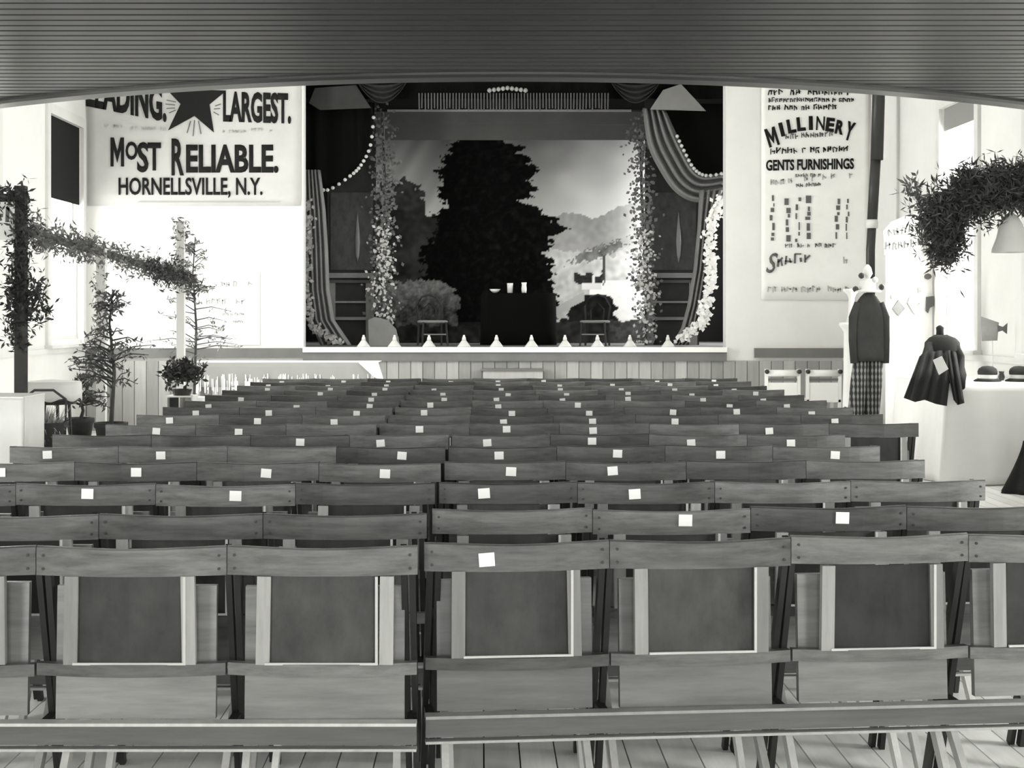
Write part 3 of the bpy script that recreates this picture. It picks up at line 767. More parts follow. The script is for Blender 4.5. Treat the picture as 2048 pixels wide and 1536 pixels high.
# table with dark cloth and things on it
d = 21.3
x0, x1 = XX(962, d), XX(1114, d); zt = ZZ(586, d); cx = (x0+x1)/2; hw = (x1-x0)/2
t = thing('stage_table', 'table under a floor-length black cloth on the stage', 'table', (cx, d+.35, SZ))
def rr_(s, z, n=28):
    out = []
    for k in range(n):
        a = 2*PI*k/n; ca, sa = math.cos(a), math.sin(a)
        out.append((hw*s*math.copysign(abs(ca)**.45, ca), .33*s*math.copysign(abs(sa)**.45, sa), z))
    return out
prof = [(1.02, .004), (1.01, .2), (1.0, .5), (.99, zt-SZ-.02), (.96, zt-SZ), (.02, zt-SZ)]
mb = MB(); vs = []; n = 28
for s, z in prof: vs += rr_(s, z, n)
fs = [(i*n+j, i*n+(j+1) % n, (i+1)*n+(j+1) % n, (i+1)*n+j) for i in range(len(prof)-1) for j in range(n)]
mb.add(vs, fs).build('tablecloth', M['black'], t, solid=.006, smooth=True)
for sx in (-1, 1):
    for sy in (-1, 1): MB().box(sx*hw*.8-.02, sx*hw*.8+.02, sy*.24-.02, sy*.24+.02, 0, zt-SZ-.02).build('leg', M['trimd'], t)
def cup(name, label, px, w_, h_, prof):
    o = MB().lathe(prof, n=14).build(name, M['glassw'], None, (XX(px, d+.2), d+.2, zt+.004), True); tag(o, label, 'tableware')
cup('bowl', 'low white bowl on the black stage table', 990, 0, 0, [(.02, 0), (.05, .02), (.075, .05), (.07, .05), (.045, .02), (.01, .015)])
cup('tumbler', 'tall white tumbler on the black stage table beside the bowl', 1020, 0, 0, [(.035, 0), (.04, .12), (.042, .13), (.036, .13), (.03, .02), (.005, .02)])
cup('pitcher', 'narrow white pitcher at the far end of the black stage table', 1048, 0, 0, [(.03, 0), (.036, .05), (.03, .11), (.036, .14), (.03, .14), (.022, .1), (.005, .02)])

# stage chairs
def stage_chair(label, px, d, rz):
    t = thing('stage_chair', label, 'chair', (XX(px, d), d, SZ), rz)
    MB().lathe([(.19, .30), (.2, .31), (.2, .325), (.18, .335)], n=18).build('seat', M['flatl'], t)
    for sx in (-1, 1):
        MB().tube([(sx*.17, -.15, 0), (sx*.15, -.13, .31)], .014, 6).build('leg', M['flat'], t)
        MB().tube([(sx*.16, .17, 0), (sx*.15, .15, .31)], .014, 6).build('leg', M['flat'], t)
    MB().tube([(-.15, .15, .32), (-.17, .19, .52), (-.1, .22, .64), (0, .22, .67), (.1, .22, .64), (.17, .19, .52), (.15, .15, .32)], .014, 6).build('bent_back', M['flat'], t, smooth=True)
    MB().tube([(-.08, .16, .33), (-.09, .19, .48), (0, .205, .56), (.09, .19, .48), (.08, .16, .33)], .010, 6).build('inner_loop', M['flat'], t, smooth=True)
    MB().tube([(-.17, -.14, .15), (.17, -.14, .15)], .009, 6).build('stretcher', M['flatl'], t)
stage_chair('small bent-back chair on the stage between vine and black table', 865, 20.95, .25)
stage_chair('small bent-back chair on the stage in front of the painted cottage', 1190, 20.95, -.25)

# footlights
for k, px in enumerate((727, 789, 858, 928, 993, 1063, 1130, 1195, 1260, 1336)):
    d = 20.02
    t = thing('footlight', 'small white-hooded footlight, %s along the stage edge from the star banner' % ORD[k+1], 'footlight', (XX(px, d), d, SZ+.004), 0, 'footlights along the stage edge')
    MB().grid(lambda u, v: (.085*(1-.75*v)*math.cos(PI*(1+u)), .07*(1-.7*v)*math.sin(PI*(1+u)), .002+.085*v), 12, 4).build('hood', M['tin'], t, solid=.004, smooth=True)
    MB().lathe([(.03, 0), (.03, .015), (.014, .02), (.018, .06), (.026, .085), (.024, .11), (.014, .135), (.012, .15)], (0, .02, 0), 10).build('lamp', M['trimw'], t, smooth=True)

# steps up to the stage
t = thing('stage_steps', 'small dark steps against the middle of the stage front', 'steps', (XX(1027, 19.4), 19.4, 0))
for k in range(3):
    z = .26*(k+1); MB().box(-.38, .38, .18*k, .18*k+.2, z-.03, z).build('tread', M['trimd'], t)
    MB().box(-.37, .37, .18*k+.02, .18*k+.03, z-.26, z-.03).build('riser', M['dado'], t)
for s in (-1, 1): MB().slab([(0, 0), (0, .02)], 0, .01) if False else MB().add([(s*.37, .02, 0), (s*.37, .02, .23), (s*.37, .54, .75), (s*.37, .54, 0), (s*.39, .02, 0), (s*.39, .02, .23), (s*.39, .54, .75), (s*.39, .54, 0)],
    [(0, 1, 2, 3), (7, 6, 5, 4), (0, 4, 5, 1), (1, 5, 6, 2), (2, 6, 7, 3), (3, 7, 4, 0)]).build('stringer', M['trimd'], t)

# ------------------------------------------------------------------ foliage makers
def sprigs(mb, p, n, length, rl, up=0.0, flat=1.0, width=.16):
    for k in range(n):
        dr = Vector((rl.gauss(0, 1), rl.gauss(0, 1)*flat, rl.gauss(0, 1)+up)).normalized()
        l = length*rl.uniform(.5, 1.2); q = dr.cross(Vector((rl.gauss(0, 1), rl.gauss(0, 1), rl.gauss(0, 1)))).normalized()*l*width
        a = Vector(p); mb.add([a, a+dr*l*.5+q, a+dr*l, a+dr*l*.5-q], [(0, 1, 2, 3)])
def garland(mb, path, rad, n, length, rl, up=0, width=.14):
    path = [Vector(p) for p in path]
    for k in range(n):
        s = rl.random()*(len(path)-1); j = int(s); f = s-j
        p = path[j].lerp(path[j+1], f)+Vector((rl.gauss(0, rad), rl.gauss(0, rad), rl.gauss(0, rad)))
        sprigs(mb, p, 3, length, rl, up, 1, width)
    return mb
rl = random.Random(21)

# ------------------------------------------------------------------ evergreen booth by the star-banner wall
bt = thing('evergreen_booth', 'open booth frame of posts and rails wrapped in evergreen beside the seats', 'booth')
pA, pB, pC = (XX(42, 10.5), 10.5), (XX(203, 12.5), 12.5), (XX(362, 14.6), 14.6)
zA, zB, zC = ZZ(398, 10.5), ZZ(505, 12.5), ZZ(556, 14.6)
for (x, y), zt_, m_ in ((pA, ZZ(372, 10.5), 'bark'), (pB, zB+.06, 'white'), (pC, ZZ(442, 14.6), 'white')):
    MB().box(x-.035, x+.035, y-.035, y+.035, 0, zt_).build('post', M[m_], bt)
MB().bar((pA[0], pA[1], zA-.2), (pB[0], pB[1], zB), .05, .05, (0, 0, 1)).build('rail', M['bark'], bt)
MB().bar((pB[0], pB[1], zB), (pC[0]+.05, pC[1]+.4, zC-.02), .05, .05, (0, 0, 1)).build('rail', M['bark'], bt)
MB().bar((pA[0], pA[1], zA), (WL, pA[1], zA+.16), .05, .05, (0, 0, 1)).build('rail', M['bark'], bt)
mb = MB()
garland(mb, [(pA[0], pA[1]-.03, zA+.06), (pA[0], pA[1]-.03, 1.9), (pA[0]-.02, pA[1]-.03, 1.6), (pA[0]-.02, pA[1], 1.25)], .034, 700, .055, rl)
mb.build('evergreen_wrap', M['leaf'], bt)['kind'] = 'stuff'
mb = MB(); garland(mb, [(pA[0], pA[1], zA-.2), (pB[0], pB[1], zB), (pC[0]+.05, pC[1]+.4, zC-.02)], .05, 1000, .058, rl); mb.build('evergreen_garland', M['leafg'], bt)['kind'] = 'stuff'
mb = MB(); garland(mb, [(pB[0]+.3, 13, zB-.1), (pC[0]+.05, pC[1]+.3, zC-.03)], .045, 420, .06, rl); mb.build('evergreen_garland', M['leaf'], bt)['kind'] = 'stuff'
mb = MB(); garland(mb, [(pA[0], pA[1], zA), (WL+.1, pA[1], zA+.13)], .05, 520, .06, rl); mb.build('evergreen_garland', M['leaf'], bt)['kind'] = 'stuff'
mb = MB(); garland(mb, [(pA[0]+.06, pA[1], 1.62), (pA[0]+.1, pA[1], 1.45)], .06, 170, .06, rl); mb.build('evergreen_tuft', M['leaf'], bt)['kind'] = 'stuff'
mb = MB(); garland(mb, [(pB[0], pB[1], 1.8), (pB[0], pB[1], 1.1)], .025, 160, .05, rl); mb.build('evergreen_wrap', M['leafm'], bt)['kind'] = 'stuff'
mb = MB(); garland(mb, [(pC[0], pC[1], ZZ(442, 14.6)), (pC[0], pC[1], zC)], .03, 150, .06, rl); mb.build('evergreen_wrap', M['leafm'], bt)['kind'] = 'stuff'

t = thing('hanging_sign', 'small white lettered card hung under the booth rail', 'sign', (0, 0, 0))
d = 10.46
MB().box(XX(-70, d), XX(30, d), d-.008, d, ZZ(480, d), ZZ(404, d)).build('card', M['cloth'], t)
scribble(XX(-66, d), XX(28, d), ZZ(444, d), ZZ(412, d), d-.008, 5).build('small_lettering', M['ink2'], t)['kind'] = 'stuff'
MB().tube([(XX(0, d), d-.004, ZZ(404, d)), (XX(0, d), d, zA+.04)], .004, 5).build('string', M['bark'], t)

def sapling(label, x, y, z0, z1, spread, nb, seed, m_, length, potr, potm, stand):
    rl = random.Random(seed)
    if stand:
        s = thing('plant_stand', 'slender dark stand under the %s' % stand, 'plant stand', (x, y, 0))
        MB().lathe([(.15, z0-.025), (.15, z0)], n=16).build('top', M['metal'], s)
        for k in range(3):
            a = k*2*PI/3+.5; MB().tube([(.1*math.cos(a), .1*math.sin(a), z0-.02), (.17*math.cos(a), .17*math.sin(a), 0)], .012, 6).build('leg', M['metal'], s)
    t = thing('potted_sapling', label, 'plant', (x, y, z0+.002))
    h = z1-z0; ph = .2
    MB().lathe([(potr*.7, 0), (potr*.95, ph*.8), (potr*1.05, ph*.85), (potr*1.05, ph), (potr*.9, ph), (potr*.88, ph*.9), (.01, ph*.9)], n=16).build('pot', M[potm], t, smooth=True)
    tr = [(0, 0, ph*.85), (.02, .01, h*.5), (-.01, 0, h*.8), (.01, 0, h)]
    MB().tube(tr, [.016, .012, .008, .004], 6).build('trunk', M['bark'], t)
    br = MB(); fo = MB()
    for k in range(nb):
        f = rl.uniform(.25, .97); a = rl.uniform(0, 2*PI); L = spread*(1.15-f)*rl.uniform(.6, 1.15)
        p = Vector((.01, 0, ph+(h-ph)*f)); e = p+Vector((math.cos(a)*L, math.sin(a)*L, L*rl.uniform(-.15, .45))); mid = p.lerp(e, .5)+Vector((0, 0, .03))
        br.tube([p, mid, e], [.006, .004, .002], 4)
        for q in range(7):
            sprigs(fo, p.lerp(e, rl.uniform(.35, 1.05)), 2, length, rl, .1, 1, .15)
    br.build('branches', M['bark'], t); fo.build('foliage', M[m_], t)['kind'] = 'stuff'
sapling('leafy dark sapling in a dark pot between the booth posts', XX(222, 10.8), 10.8, .52, 1.6, .42, 60, 3, 'leafm', .05, .11, 'wicker', 'dark potted sapling')
sapling('tall thin pale sapling in front of the wall poster', XX(388, 15.5), 15.5, .45, 2.2, .5, 60, 4, 'leafg', .05, .12, 'trimw', 'tall pale sapling')
sapling('small dark bush in a pot beside the round white table', XX(160, 11.6), 11.6, .5, 1.0, .25, 40, 8, 'leafm', .045, .1, 'wicker', 'small dark bush')

# basket of pale grass
x, y = XX(88, 10.1), 10.1
s = thing('plant_stand', 'dark square stand under the wicker basket', 'plant stand', (x, y, 0))
MB().box(-.17, .17, -.17, .17, .5, .53).build('top', M['metal'], s)
for a in (-1, 1):
    for b in (-1, 1): MB().box(a*.15-.015, a*.15+.015, b*.15-.015, b*.15+.015, 0, .5).build('leg', M['metal'], s)
t = thing('flower_basket', 'dark wicker basket of pale trailing grass in front of the round table', 'basket', (x, y, .532))
MB().lathe([(.09, 0), (.12, .12), (.15, .24), (.14, .24), (.11, .12), (.02, .02)], n=18).build('basket', M['wicker'], t)
for s in (-1, 1):
    MB().tube([(s*.13, 0, .0), (s*.135, 0, .2), (s*.14, 0, .38)], .007, 5).build('handle_post', M['wicker'], t)
MB().tube([(-.14, 0, .38), (-.06, 0, .44), (.06, 0, .44), (.14, 0, .38)], .008, 6).build('handle', M['wicker'], t)
mb = MB(); rl = random.Random(6)
for k in range(420):
    a = rl.uniform(0, 2*PI); r0 = rl.uniform(0, .12); p = Vector((r0*math.cos(a), r0*math.sin(a), .22)); e = p+Vector((math.cos(a)*rl.uniform(0, .12), math.sin(a)*rl.uniform(0, .12), rl.uniform(-.12, .14)))
    q = Vector((-math.sin(a), math.cos(a), 0))*.006; mb.add([p-q, p+q, e], [(0, 1, 2)])
mb.build('grass', M['leafl'], t)['kind'] = 'stuff'

# round white table and cloth counter
x, y = XX(102, 11.2), 11.2; zt = ZZ(765, 11.2)
t = thing('round_table', 'small round table with a dark rim and legs beside the booth post', 'table', (x, y, 0))
MB().lathe([(.17, zt-.15), (.185, zt-.12), (.185, zt-.02), (.01, zt-.02)], n=24).build('table_rim', M['metal'], t)
for k in range(4):
    a = k*PI/2+.6; MB().tube([(.13*math.cos(a), .13*math.sin(a), zt-.13), (.17*math.cos(a), .17*math.sin(a), 0)], .012, 6).build('leg', M['metal'], t)
o = MB().grid(lambda u, v: ((.02+.19*min(1, v*1.4))*math.cos(2*PI*u), (.02+.19*min(1, v*1.4))*math.sin(2*PI*u), zt+.02*(1-v)-max(0, v-.72)*.42*(1+.1*math.sin(u*50))), 48, 10).build('tablecloth', M['cloth'], None, (x, y, 0), True, solid=.004)
tag(o, 'white cloth draped over the small round table', 'tablecloth')
d = 9.35
t = thing('cloth_counter', 'white cloth covered counter at the near side of the booth', 'counter', (0, d, 0))
x1 = XX(46, d); zt = ZZ(795, d)
MB().box(-4.2, x1-.03, .05, .45, 0, zt-.01).build('frame', M['trimw'], t)
def skirt(x, y, z0, z1, L, alongy, amp=.018, n=60):
    if alongy: return MB().grid(lambda u, v: (x+amp*math.sin(u*L*22+v)*(1-v*.8), y+L*u, z0+(z1-z0)*v), n, 5)
    return MB().grid(lambda u, v: (x+L*u, y+amp*math.sin(u*L*22+v)*(1-v*.8), z0+(z1-z0)*v), n, 5)
skirt(-4.2, .02, .02, zt, 4.2+x1, False).build('cloth_front', M['cloth'], t, solid=.004, smooth=True)
skirt(x1, .02, .02, zt, .45, True).build('cloth_side', M['cloth'], t, solid=.004, smooth=True)
MB().box(-4.2, x1, .0, .47, zt-.005, zt+.004).build('cloth_top', M['cloth'], t)

# planter box and its plant
d = 13.2; x0, x1 = XX(331, d), XX(386, d); z0, z1 = ZZ(852, d), ZZ(792, d)
s = thing('box_pedestal', 'narrow white pedestal under the open box', 'pedestal', (x0+.11, d+.12, 0))
MB().box(-.09, .09, -.09, .09, .02, z0-.02).build('shaft', M['white'], s); MB().box(-.12, .12, -.12, .12, 0, .03).build('foot', M['white'], s); MB().box(-.12, .12, -.12, .12, z0-.03, z0).build('cap', M['white'], s)
t = thing('open_box', 'white open-fronted box by the end of the seat rows', 'box', (x0, d, z0))
w_, h_ = x1-x0, z1-z0
for a in ((0, .015, 0, .24, 0, h_), (w_-.015, w_, 0, .24, 0, h_), (.015, w_-.015, 0, .24, 0, .012), (.015, w_-.015, 0, .24, h_-.012, h_), (.015, w_-.015, .228, .24, .012, h_-.012)):
    MB().box(*a).build('side_board', M['white'], t)
MB().box(w_*.48, w_*.52, .0, .228, .012, h_-.012).build('divider', M['white'], t)
MB().box(.015, w_*.48, .1, .11, .012, h_-.012).build('dark_panel', M['metal'], t)
t = thing('leafy_plant', 'dark leafy plant in a low tray on the white open box', 'plant', (x0+w_/2, d+.12, z1+.002))
MB().lathe([(.07, 0), (.085, .05), (.075, .05), (.06, .01)], n=14).build('tray', M['metal'], t)
mb = MB(); rl = random.Random(12); garland(mb, [(-.12, 0, .17), (0, 0, .2), (.13, 0, .17)], .04, 260, .06, rl, .3, .22); mb.build('foliage', M['leaf'], t)['kind'] = 'stuff'

# long fringed table in front of the stage
d = 18.6; x0, x1 = XX(385, d), XX(752, d); zt = ZZ(726, d)
t = thing('fringed_table', 'long table with a pale fringed cloth in front of the stage', 'table', (x0, d, 0))
L = x1-x0
for a in (.1, L-.1):
    for b in (.1, .6): MB().box(a-.025, a+.025, b-.025, b+.025, 0, zt-.02).build('leg', M['trimd'], t)
MB().box(0, L, 0, .7, zt-.02, zt).build('table_top', M['trimd'], t)
o = thing('fringed_cloth', 'pale fringed cloth hanging over the long table by the stage', 'tablecloth', (x0, d, zt))
MB().box(-.02, L+.02, -.02, .72, .002, .008).build('cloth_top', M['cloth'], o)
skirt(-.02, -.025, -.28, .006, L+.04, False, .012, 90).build('cloth_front', M['fringe'], o, solid=.004, smooth=True)
mb = MB(); rl = random.Random(4)
for k in range(150):
    u = rl.uniform(0, L); mb.bar((u, -.035, -.12-rl.random()*.1), (u+rl.uniform(-.01, .01), -.036, -.3-rl.random()*.06), .008, .004)
mb.build('fringe', M['cloth'], o)['kind'] = 'stuff'
MB().slab([(L-.2, .004), (L+.03, .004), (L+.1, -.22), (L-.02, -.16)], -.045, -.038).build('turned_corner', M['cloth'], o)

# ------------------------------------------------------------------ displays by the millinery-banner wall
# iron pipe
xb, xt = XX(1741, 18.6), XX(1757, 18.6)
t = thing('vertical_pipe', 'dark vertical pipe beside the tall millinery banner', 'pipe', (0, 18.6, 0))
MB().tube([(xb, 0, 0), (xb, 0, 2.2), (xb+.02, 0, ZZ(440, 18.6))], .052, 14).build('lower_pipe', M['metal'], t, smooth=True)
MB().tube([(xb+.02, 0, ZZ(440, 18.6)), (xt-.03, 0, ZZ(310, 18.6))], .06, 14).build('middle_pipe', M['metal'], t, smooth=True)
MB().tube([(xt-.02, 0, ZZ(320, 18.6)), (xt, 0, ZZ(200, 18.6)), (xt, 0, ZC)], .074, 14).build('upper_pipe', M['metal'], t, smooth=True)
MB().lathe([(.07, -.05), (.075, 0), (.07, .05)], (xb+.015, 0, ZZ(448, 18.6)), 14).build('pale_collar', M['trimw'], t, smooth=True)

# two pale chairs in front of the dado
def pale_chair(px, d, lab):
    t = thing('pale_chair', lab, 'chair', (XX(px, d), d, 0), 0, 'pale chairs by the dado')
    zt = ZZ(738, d)
    for s in (-1, 1):
        MB().box(s*.19-.018, s*.19+.018, -.02, .02, 0, zt).build('back_post', M['white'], t)
        MB().box(s*.18-.018, s*.18+.018, .36, .4, 0, .44).build('leg', M['white'], t)
        MB().lathe([(.006, 0), (.026, .008), (.028, .03), (.02, .045)], (0, 0, 0), 10).build('knob', M['metal'], t, (s*.19, -.018, zt-.03), True).rotation_euler = (PI/2, 0, 0)
    MB().tube([(-.19, 0, zt-.05), (.19, 0, zt-.05)], .04, 12).build('crest_roll', M['white'], t, smooth=True)
    MB().box(-.17, .17, -.01, .01, zt-.14, zt-.11).build('dark_slat', M['trimd'], t)
    MB().box(-.17, .17, -.012, .008, .44, zt-.16).build('back_board', M['white'], t)
    MB().box(-.2, .2, -.02, .41, .42, .45).build('seat', M['white'], t)
pale_chair(1565, 18.8, 'pale chair with rolled crest beside the stage opening, under the millinery banner')
pale_chair(1647, 18.8, 'pale chair with rolled crest beside the white column pedestal')

# display pedestal behind the suit
x, y = XX(1703, 16.8), 16.8
t = thing('column_pedestal', 'white turned column pedestal behind the hanging suit', 'pedestal', (x, y, 0))
z1, z2 = ZZ(645, y), ZZ(578, y)
MB().box(-.17, .17, -.17, .17, 0, .12).build('plinth', M['white'], t)
MB().lathe([(.13, .12), (.10, .2), (.085, .8), (.08, z1-.1), (.10, z1-.07), (.13, z1-.03), (.13, z1)], n=18).build('column', M['trimw'], t, smooth=True)
MB().lathe([(.06, z1), (.035, z1+.08), (.03, z2-.1), (.05, z2-.05), (.09, z2-.02), (.09, z2)], n=16).build('upper_shaft', M['trimw'], t, smooth=True)

# suit display
d = 15.5; x = XX(1737, d)
t = thing('suit_display', 'dark coat over plaid trousers on a clothes form beside the table', 'clothing', (x, d, 0))
MB().lathe([(.17, 0), (.17, .02), (.02, .05), (.02, .9), (.018, 1.66)], n=16).build('stand', M['metal'], t)
sec = [(1.0, .155, .11, .01), (1.05, .16, .115, .005), (1.2, .158, .11, 0), (1.35, .157, .11, 0), (1.48, .145, .105, 0), (1.56, .115, .09, 0), (1.62, .075, .065, 0), (1.655, .04, .04, 0), (1.66, .01, .01, 0)]
def body(sec, n=20):
    vs = [(ox+rx*math.copysign(abs(math.cos(2*PI*k/n))**.8, math.cos(2*PI*k/n)), ry*math.sin(2*PI*k/n)*(1+.06*math.sin(k*3)), z) for z, rx, ry, ox in sec for k in range(n)]
    fs = [(i*n+j, i*n+(j+1) % n, (i+1)*n+(j+1) % n, (i+1)*n+j) for i in range(len(sec)-1) for j in range(n)]
    return MB().add(vs, fs)
body(sec).build('coat', M['coat'], t, solid=.006, smooth=True)
for s in (-1, 1):
    MB().tube([(s*.10, -.02, 1.56), (s*.15, -.03, 1.42), (s*.155, -.03, 1.2), (s*.15, -.05, .98)], [.045, .05, .045, .038], 10).build('sleeve', M['coat'], t, smooth=True)
    MB().tube([(s*.06, 0, 1.04), (s*.07-.02, 0, .8), (s*.075-.05, -.01, .5), (s*.08-.06, -.01, .14)], [.085, .085, .08, .075], 12).build('trouser_leg', M['plaid'], t, smooth=True)
o = thing('trimmed_hat', 'pale trimmed hat with dark pompons above the dark coat', 'hat', (x-.01, d, 1.665))
MB().lathe([(.13, .0), (.135, .012), (.08, .03), (.075, .1), (.06, .13), (.01, .135)], n=20).build('hat_body', M['trimw'], o, smooth=True)
for (a, b, c) in ((-.07, -.05, .16), (.13, -.03, .05), (-.12, -.02, .03), (.06, -.05, .12)):
    MB().lathe([(.004, -.03), (.022, -.02), (.032, 0), (.022, .02), (.004, .03)], (a, b, c), 10).build('pompon', M['metal'] if c < .1 or a < 0 else M['trimw'], o, smooth=True)
MB().lathe([(.02, .13), (.05, .18), (.035, .24), (.01, .27)], (0, 0, 0), 10).build('plume', M['trimw'], o, smooth=True)

# table with a long white cloth
tx0, tx1, ty0, ty1, tz = 3.95, 4.82, 13.6, 15.2, .86
t = thing('display_table', 'long table under floor-length white cloth along the wall with the coat', 'table', (tx0, ty0, 0))
for a in (.08, tx1-tx0-.08):
    for b in (.1, ty1-ty0-.1): MB().box(a-.03, a+.03, b-.03, b+.03, 0, tz-.03).build('leg', M['trimd'], t)
MB().box(.02, tx1-tx0, .02, ty1-ty0, tz-.03, tz-.004).build('table_top', M['trimd'], t)
o = thing('long_tablecloth', 'floor-length white cloth with folds on the coat table', 'tablecloth', (tx0, ty0, 0))
MB().box(-.005, tx1-tx0, -.005, ty1-ty0, tz-.002, tz+.004).build('cloth_top', M['cloth'], o)
def sk2(u, v):
    LX, LY = tx1-tx0, ty1-ty0; q = u*(LX+LY); k = 1-v
    fl = .012+.05*k+.022*k*math.sin(q*17+1.5*v)
    if q < LY: c = max(0, 1-(LY-q)/.12); return (-fl, LY-q-fl*c, .012+(tz-.008)*v)
    c = max(0, 1-(q-LY)/.12); return (q-LY-fl*c, -fl, .012+(tz-.008)*v)
MB().grid(sk2, 110, 12).build('cloth_skirt', M['cloth'], o, solid=.004, smooth=True)

# dark coat form on the table corner
d = 13.75; x = XX(1880, d)
t = thing('coat_form', 'dark tail coat on a bust form hanging over the table corner with a white card', 'clothing', (x, d, tz+.006))
b0 = tz+.006
def zz(py): return ZZ(py, d)-b0
def xx(px): return XX(px, d)-x
MB().lathe([(.1, 0), (.1, .015), (.02, .03), (.02, .3)], n=14).build('bust_stand', M['trimd'], t)
secs = [(zz(775), .15, .11, .04), (zz(750), .145, .12, .03), (zz(725), .14, .12, .02), (zz(700), .15, .12, .02), (zz(685), .145, .1, .02), (zz(676), .11, .08, .02), (zz(670), .05, .05, .01)]
body(secs, 20).build('coat_body', M['coat'], t, solid=.006, smooth=True)
MB().lathe([(.035, zz(675)), (.032, zz(662)), (.035, zz(655)), (.008, zz(650))], (xx(1880), 0, 0), 12).build('neck', M['coat'], t, smooth=True)
def panel_(poly, y0, y1, name, m_): MB().slab([(XX(a, d+y0)-x, ZZ(b, d+y0)-b0) for a, b in poly], y0, y1).build(name, m_, t)
yf = -.265
MB().tube([(xx(1900), -.03, zz(683)), (xx(1912), -.07, zz(715)), (xx(1910), -.16, zz(750)), (xx(1904), -.24, zz(772))], [.05, .055, .05, .04], 10).build('sleeve', M['coat'], t, smooth=True)
MB().tube([(xx(1860), -.03, zz(690)), (xx(1848), -.1, zz(715)), (xx(1830), -.2, zz(742)), (xx(1826), -.25, zz(762))], [.05, .05, .05, .05], 10).build('sleeve', M['coat'], t, smooth=True)
def flap(pts_t, pts_b, name):
    def fn(u, v):
        i = u*(len(pts_t)-1); j = min(int(i), len(pts_t)-2); f = i-j
        a = [pts_t[j][k]+(pts_t[j+1][k]-pts_t[j][k])*f for k in (0, 1)]; b = [pts_b[j][k]+(pts_b[j+1][k]-pts_b[j][k])*f for k in (0, 1)]
        px = a[0]+(b[0]-a[0])*v; py = a[1]+(b[1]-a[1])*v
        yo = -.12-.17*min(1, v*2.0)+.02*math.sin(u*14)
        return (XX(px, d+yo)-x, yo, ZZ(py, d+yo)-b0)
    MB().grid(fn, 16, 8).build(name, M['coat'], t, solid=.008, smooth=True)
flap([(1840, 712), (1856, 700), (1875, 705)], [(1808, 796), (1830, 804), (1856, 798)], 'coat_front')
flap([(1862, 705), (1885, 700), (1905, 705)], [(1850, 800), (1872, 808), (1893, 812)], 'coat_tail')
flap([(1888, 705), (1900, 700), (1912, 705)], [(1908, 800), (1916, 810), (1928, 806)], 'coat_tail')
c = [(1866, 720), (1884, 712), (1897, 738), (1878, 750)]
panel_(c, yf-.035, yf-.03, 'white_card', M['card'])

# dark cloth bundle at the table end
d = 13.0; x = XX(2052, d)
o = MB().grid(lambda u, v: ((.02+.17*(1-v)**1.3)*math.cos(2*PI*u)*(1+.15*math.sin(u*38)), (.02+.15*(1-v)**1.3)*math.sin(2*PI*u)*(1+.15*math.sin(u*38)), .004+.42*v), 48, 10).build('dark_cloth', M['dark'], None, (x, d, 0), True, solid=.004)
tag(o, 'dark gathered cloth standing on the floor at the white table end', 'cloth')

# hats on the table
def hat(label, px, d):
    t = thing('bowler_hat', label, 'hat', (XX(px, d), d, tz+.006))
    MB().lathe([(.1, .018), (.115, .0), (.12, .008), (.08, .025), (.01, .025)], n=20).build('brim', M['coat'], t, smooth=True)
    MB().lathe([(.078, .024), (.079, .06)], n=20, cap=False).build('band', M['trimw'], t, smooth=True)
    MB().lathe([(.082, .058), (.085, .085), (.075, .11), (.045, .13), (.005, .135)], n=20).build('crown', M['coat'], t, smooth=True)
hat('dark bowler hat with pale band on the white table beside the coat', 1975, 14.0)
hat('dark bowler hat with pale band on the white table next to the window wall', 2038, 14.0)
t = thing('small_vase', 'tiny dark vase between the two bowler hats', 'vase', (XX(2003, 14.2), 14.2, tz+.006))
MB().lathe([(.02, 0), (.03, .03), (.02, .06), (.025, .08), (.015, .08), (.005, .01)], n=12).build('vase_body', M['metal'], t, smooth=True)
# printed card on a rod
d = 14.6
t = thing('card_stand', 'dark printed card on a thin stand above the bowler hats', 'display card', (XX(1985, d), d, tz+.006))
MB().lathe([(.06, 0), (.06, .01), (.006, .015), (.006, ZZ(680, d)-tz)], n=10).build('stand', M['trimw'], t)
MB().slab([(XX(a, d)-XX(1985, d), ZZ(b, d)-tz-.006) for a, b in ((1962, 633), (1997, 645), (1994, 681), (1963, 682))], -.012, -.004).build('card', M['leafg'], t)
MB().slab([(XX(a, d)-XX(1985, d), ZZ(b, d)-tz-.006) for a, b in ((1994, 650), (2005, 654), (2014, 646), (2013, 668), (2004, 661), (1995, 664))], -.014, -.006).build('ribbon', M['leafm'], t)

# display screen with lettered arched heading and hung trifles
d = 17.2
sx0, sx1 = XX(1772, d), WR-.02
t = thing('display_screen', 'white screen with arched lettered heading behind the coat table', 'screen', (0, d, 0))
MB().box(sx0, sx1, 0, .03, .06, ZZ(505, d)).build('panel', M['cloth'], t)
for a in (sx0+.03, sx1-.03): MB().box(a-.03, a+.03, -.1, .13, 0, .06).build('foot', M['trimw'], t)
hd = [(1768, 510), (1766, 462), (1782, 444), (1810, 432), (1840, 424), (1866, 420), (1868, 510)]
MB().slab([(min(XX(a, d), WR-.01), ZZ(b, d)) for a, b in hd], -.012, 0).build('heading', M['banner'], t)
scribble(XX(1776, d), XX(1828, d), ZZ(472, d), ZZ(456, d), -.013, 31, .18, 1).build('heading_lettering', M['ink2'], t)['kind'] = 'stuff'
scribble(XX(1770, d), XX(1858, d), ZZ(500, d), ZZ(484, d), -.013, 33, .12, 1).build('heading_lettering', M['ink2'], t)['kind'] = 'stuff'
def trifle(name, label, poly, m_):
    o = MB().slab([(XX(a, d), ZZ(b, d)) for a, b in poly], d-.03, d-.002).build(name, M[m_]); tag(o, label, 'trinket')
trifle('diamond_card', 'dark diamond shaped card pinned on the white screen', [(1796, 600), (1809, 617), (1796, 632), (1784, 617)], 'leafm')
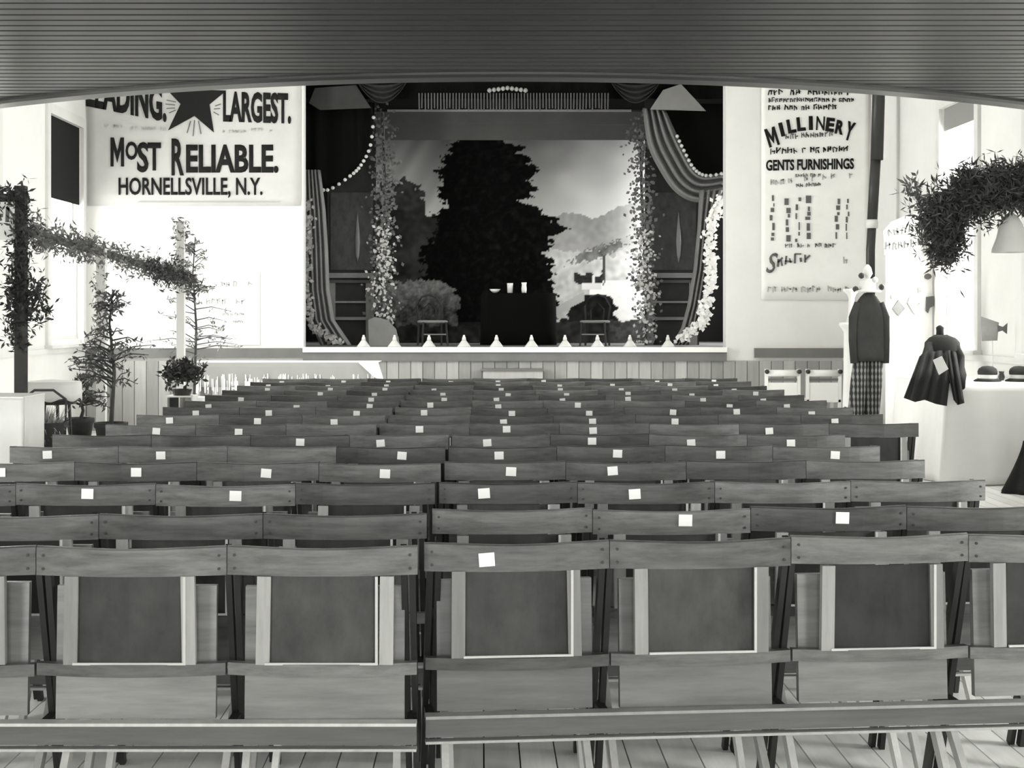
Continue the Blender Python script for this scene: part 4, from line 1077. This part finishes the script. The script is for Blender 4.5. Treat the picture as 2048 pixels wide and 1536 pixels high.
trifle('ribbon_bow', 'small grey bow pinned above the diamond card', [(1781, 590), (1787, 594), (1800, 586), (1803, 596), (1789, 600), (1782, 598)], 'ink3')
trifle('collar_card', 'pale collar shape pinned between diamond card and folded tie', [(1818, 594), (1822, 604), (1828, 616), (1838, 606), (1836, 620), (1829, 630), (1821, 618), (1814, 606)], 'ink3')
trifle('folded_tie', 'folded dark tie pinned on the white screen', [(1852, 594), (1866, 592), (1866, 612), (1858, 616), (1855, 626), (1851, 622)], 'ink2')
trifle('round_badge', 'small dark round badge pinned high on the white screen', [(1855+7*math.cos(k*PI/4), 553+6*math.sin(k*PI/4)) for k in range(8)], 'ink2')
trifle('small_tassel', 'slim grey tassel pinned under the round badge', [(1835, 576), (1838, 574), (1841, 584), (1836, 586)], 'ink3')

# evergreen bough above the table
d = 12.6
bt = thing('evergreen_bough', 'large evergreen bough on a bracket arm above the coat table', 'garland', (0, d, 0))
MB().tube([(XX(1845, d), 0, ZZ(450, d)), (XX(1900, d), 0, ZZ(415, d)), (XX(1990, d), 0, ZZ(385, d)), (WR-.03, 0, ZZ(365, d))], .022, 8).build('arm', M['bark'], bt)
rl = random.Random(17); mb = MB()
garland(mb, [(XX(1870, d), 0, ZZ(438, d)), (XX(1930, d), 0, ZZ(400, d)), (XX(2000, d), 0, ZZ(378, d)), (WR-.55, 0, ZZ(368, d))], .09, 3400, .085, rl, 0, .09)
garland(mb, [(XX(1885, d), 0, ZZ(430, d)), (XX(1895, d), 0, ZZ(480, d)), (XX(1890, d), 0, ZZ(505, d))], .07, 900, .085, rl, 0, .09)
garland(mb, [(XX(1925, d), 0, ZZ(390, d)), (XX(1945, d), 0, ZZ(345, d))], .045, 300, .085, rl, 0, .09)
garland(mb, [(XX(2040, d), 0, ZZ(370, d)), (XX(2060, d), 0, ZZ(345, d))], .05, 300, .085, rl, 0, .09)
mb.v = [(min(a, WR-.01), b, c) for a, b, c in mb.v]; mb.build('needles', M['leafn'], bt)['kind'] = 'stuff'
mb = MB(); garland(mb, [(XX(1870, d), 0, ZZ(430, d)), (XX(1830, d), 0, ZZ(385, d)), (XX(1822, d), 0, ZZ(365, d))], .03, 46, .09, rl); mb.build('side_twig', M['leafm'], bt)['kind'] = 'stuff'
t = thing('paper_bell', 'white paper bell hanging under the evergreen bough', 'ornament', (XX(2022, 12.6), 12.6, ZZ(505, 12.6)))
MB().lathe([(.15, 0), (.145, .03), (.11, .12), (.09, .22), (.05, .29), (.01, .31)], n=20, cap=False).build('bell', M['cloth'], t, smooth=True)
MB().tube([(0, 0, .3), (0, 0, ZZ(375, 12.6)-ZZ(505, 12.6))], .006, 5).build('ribbon', M['trimw'], t)
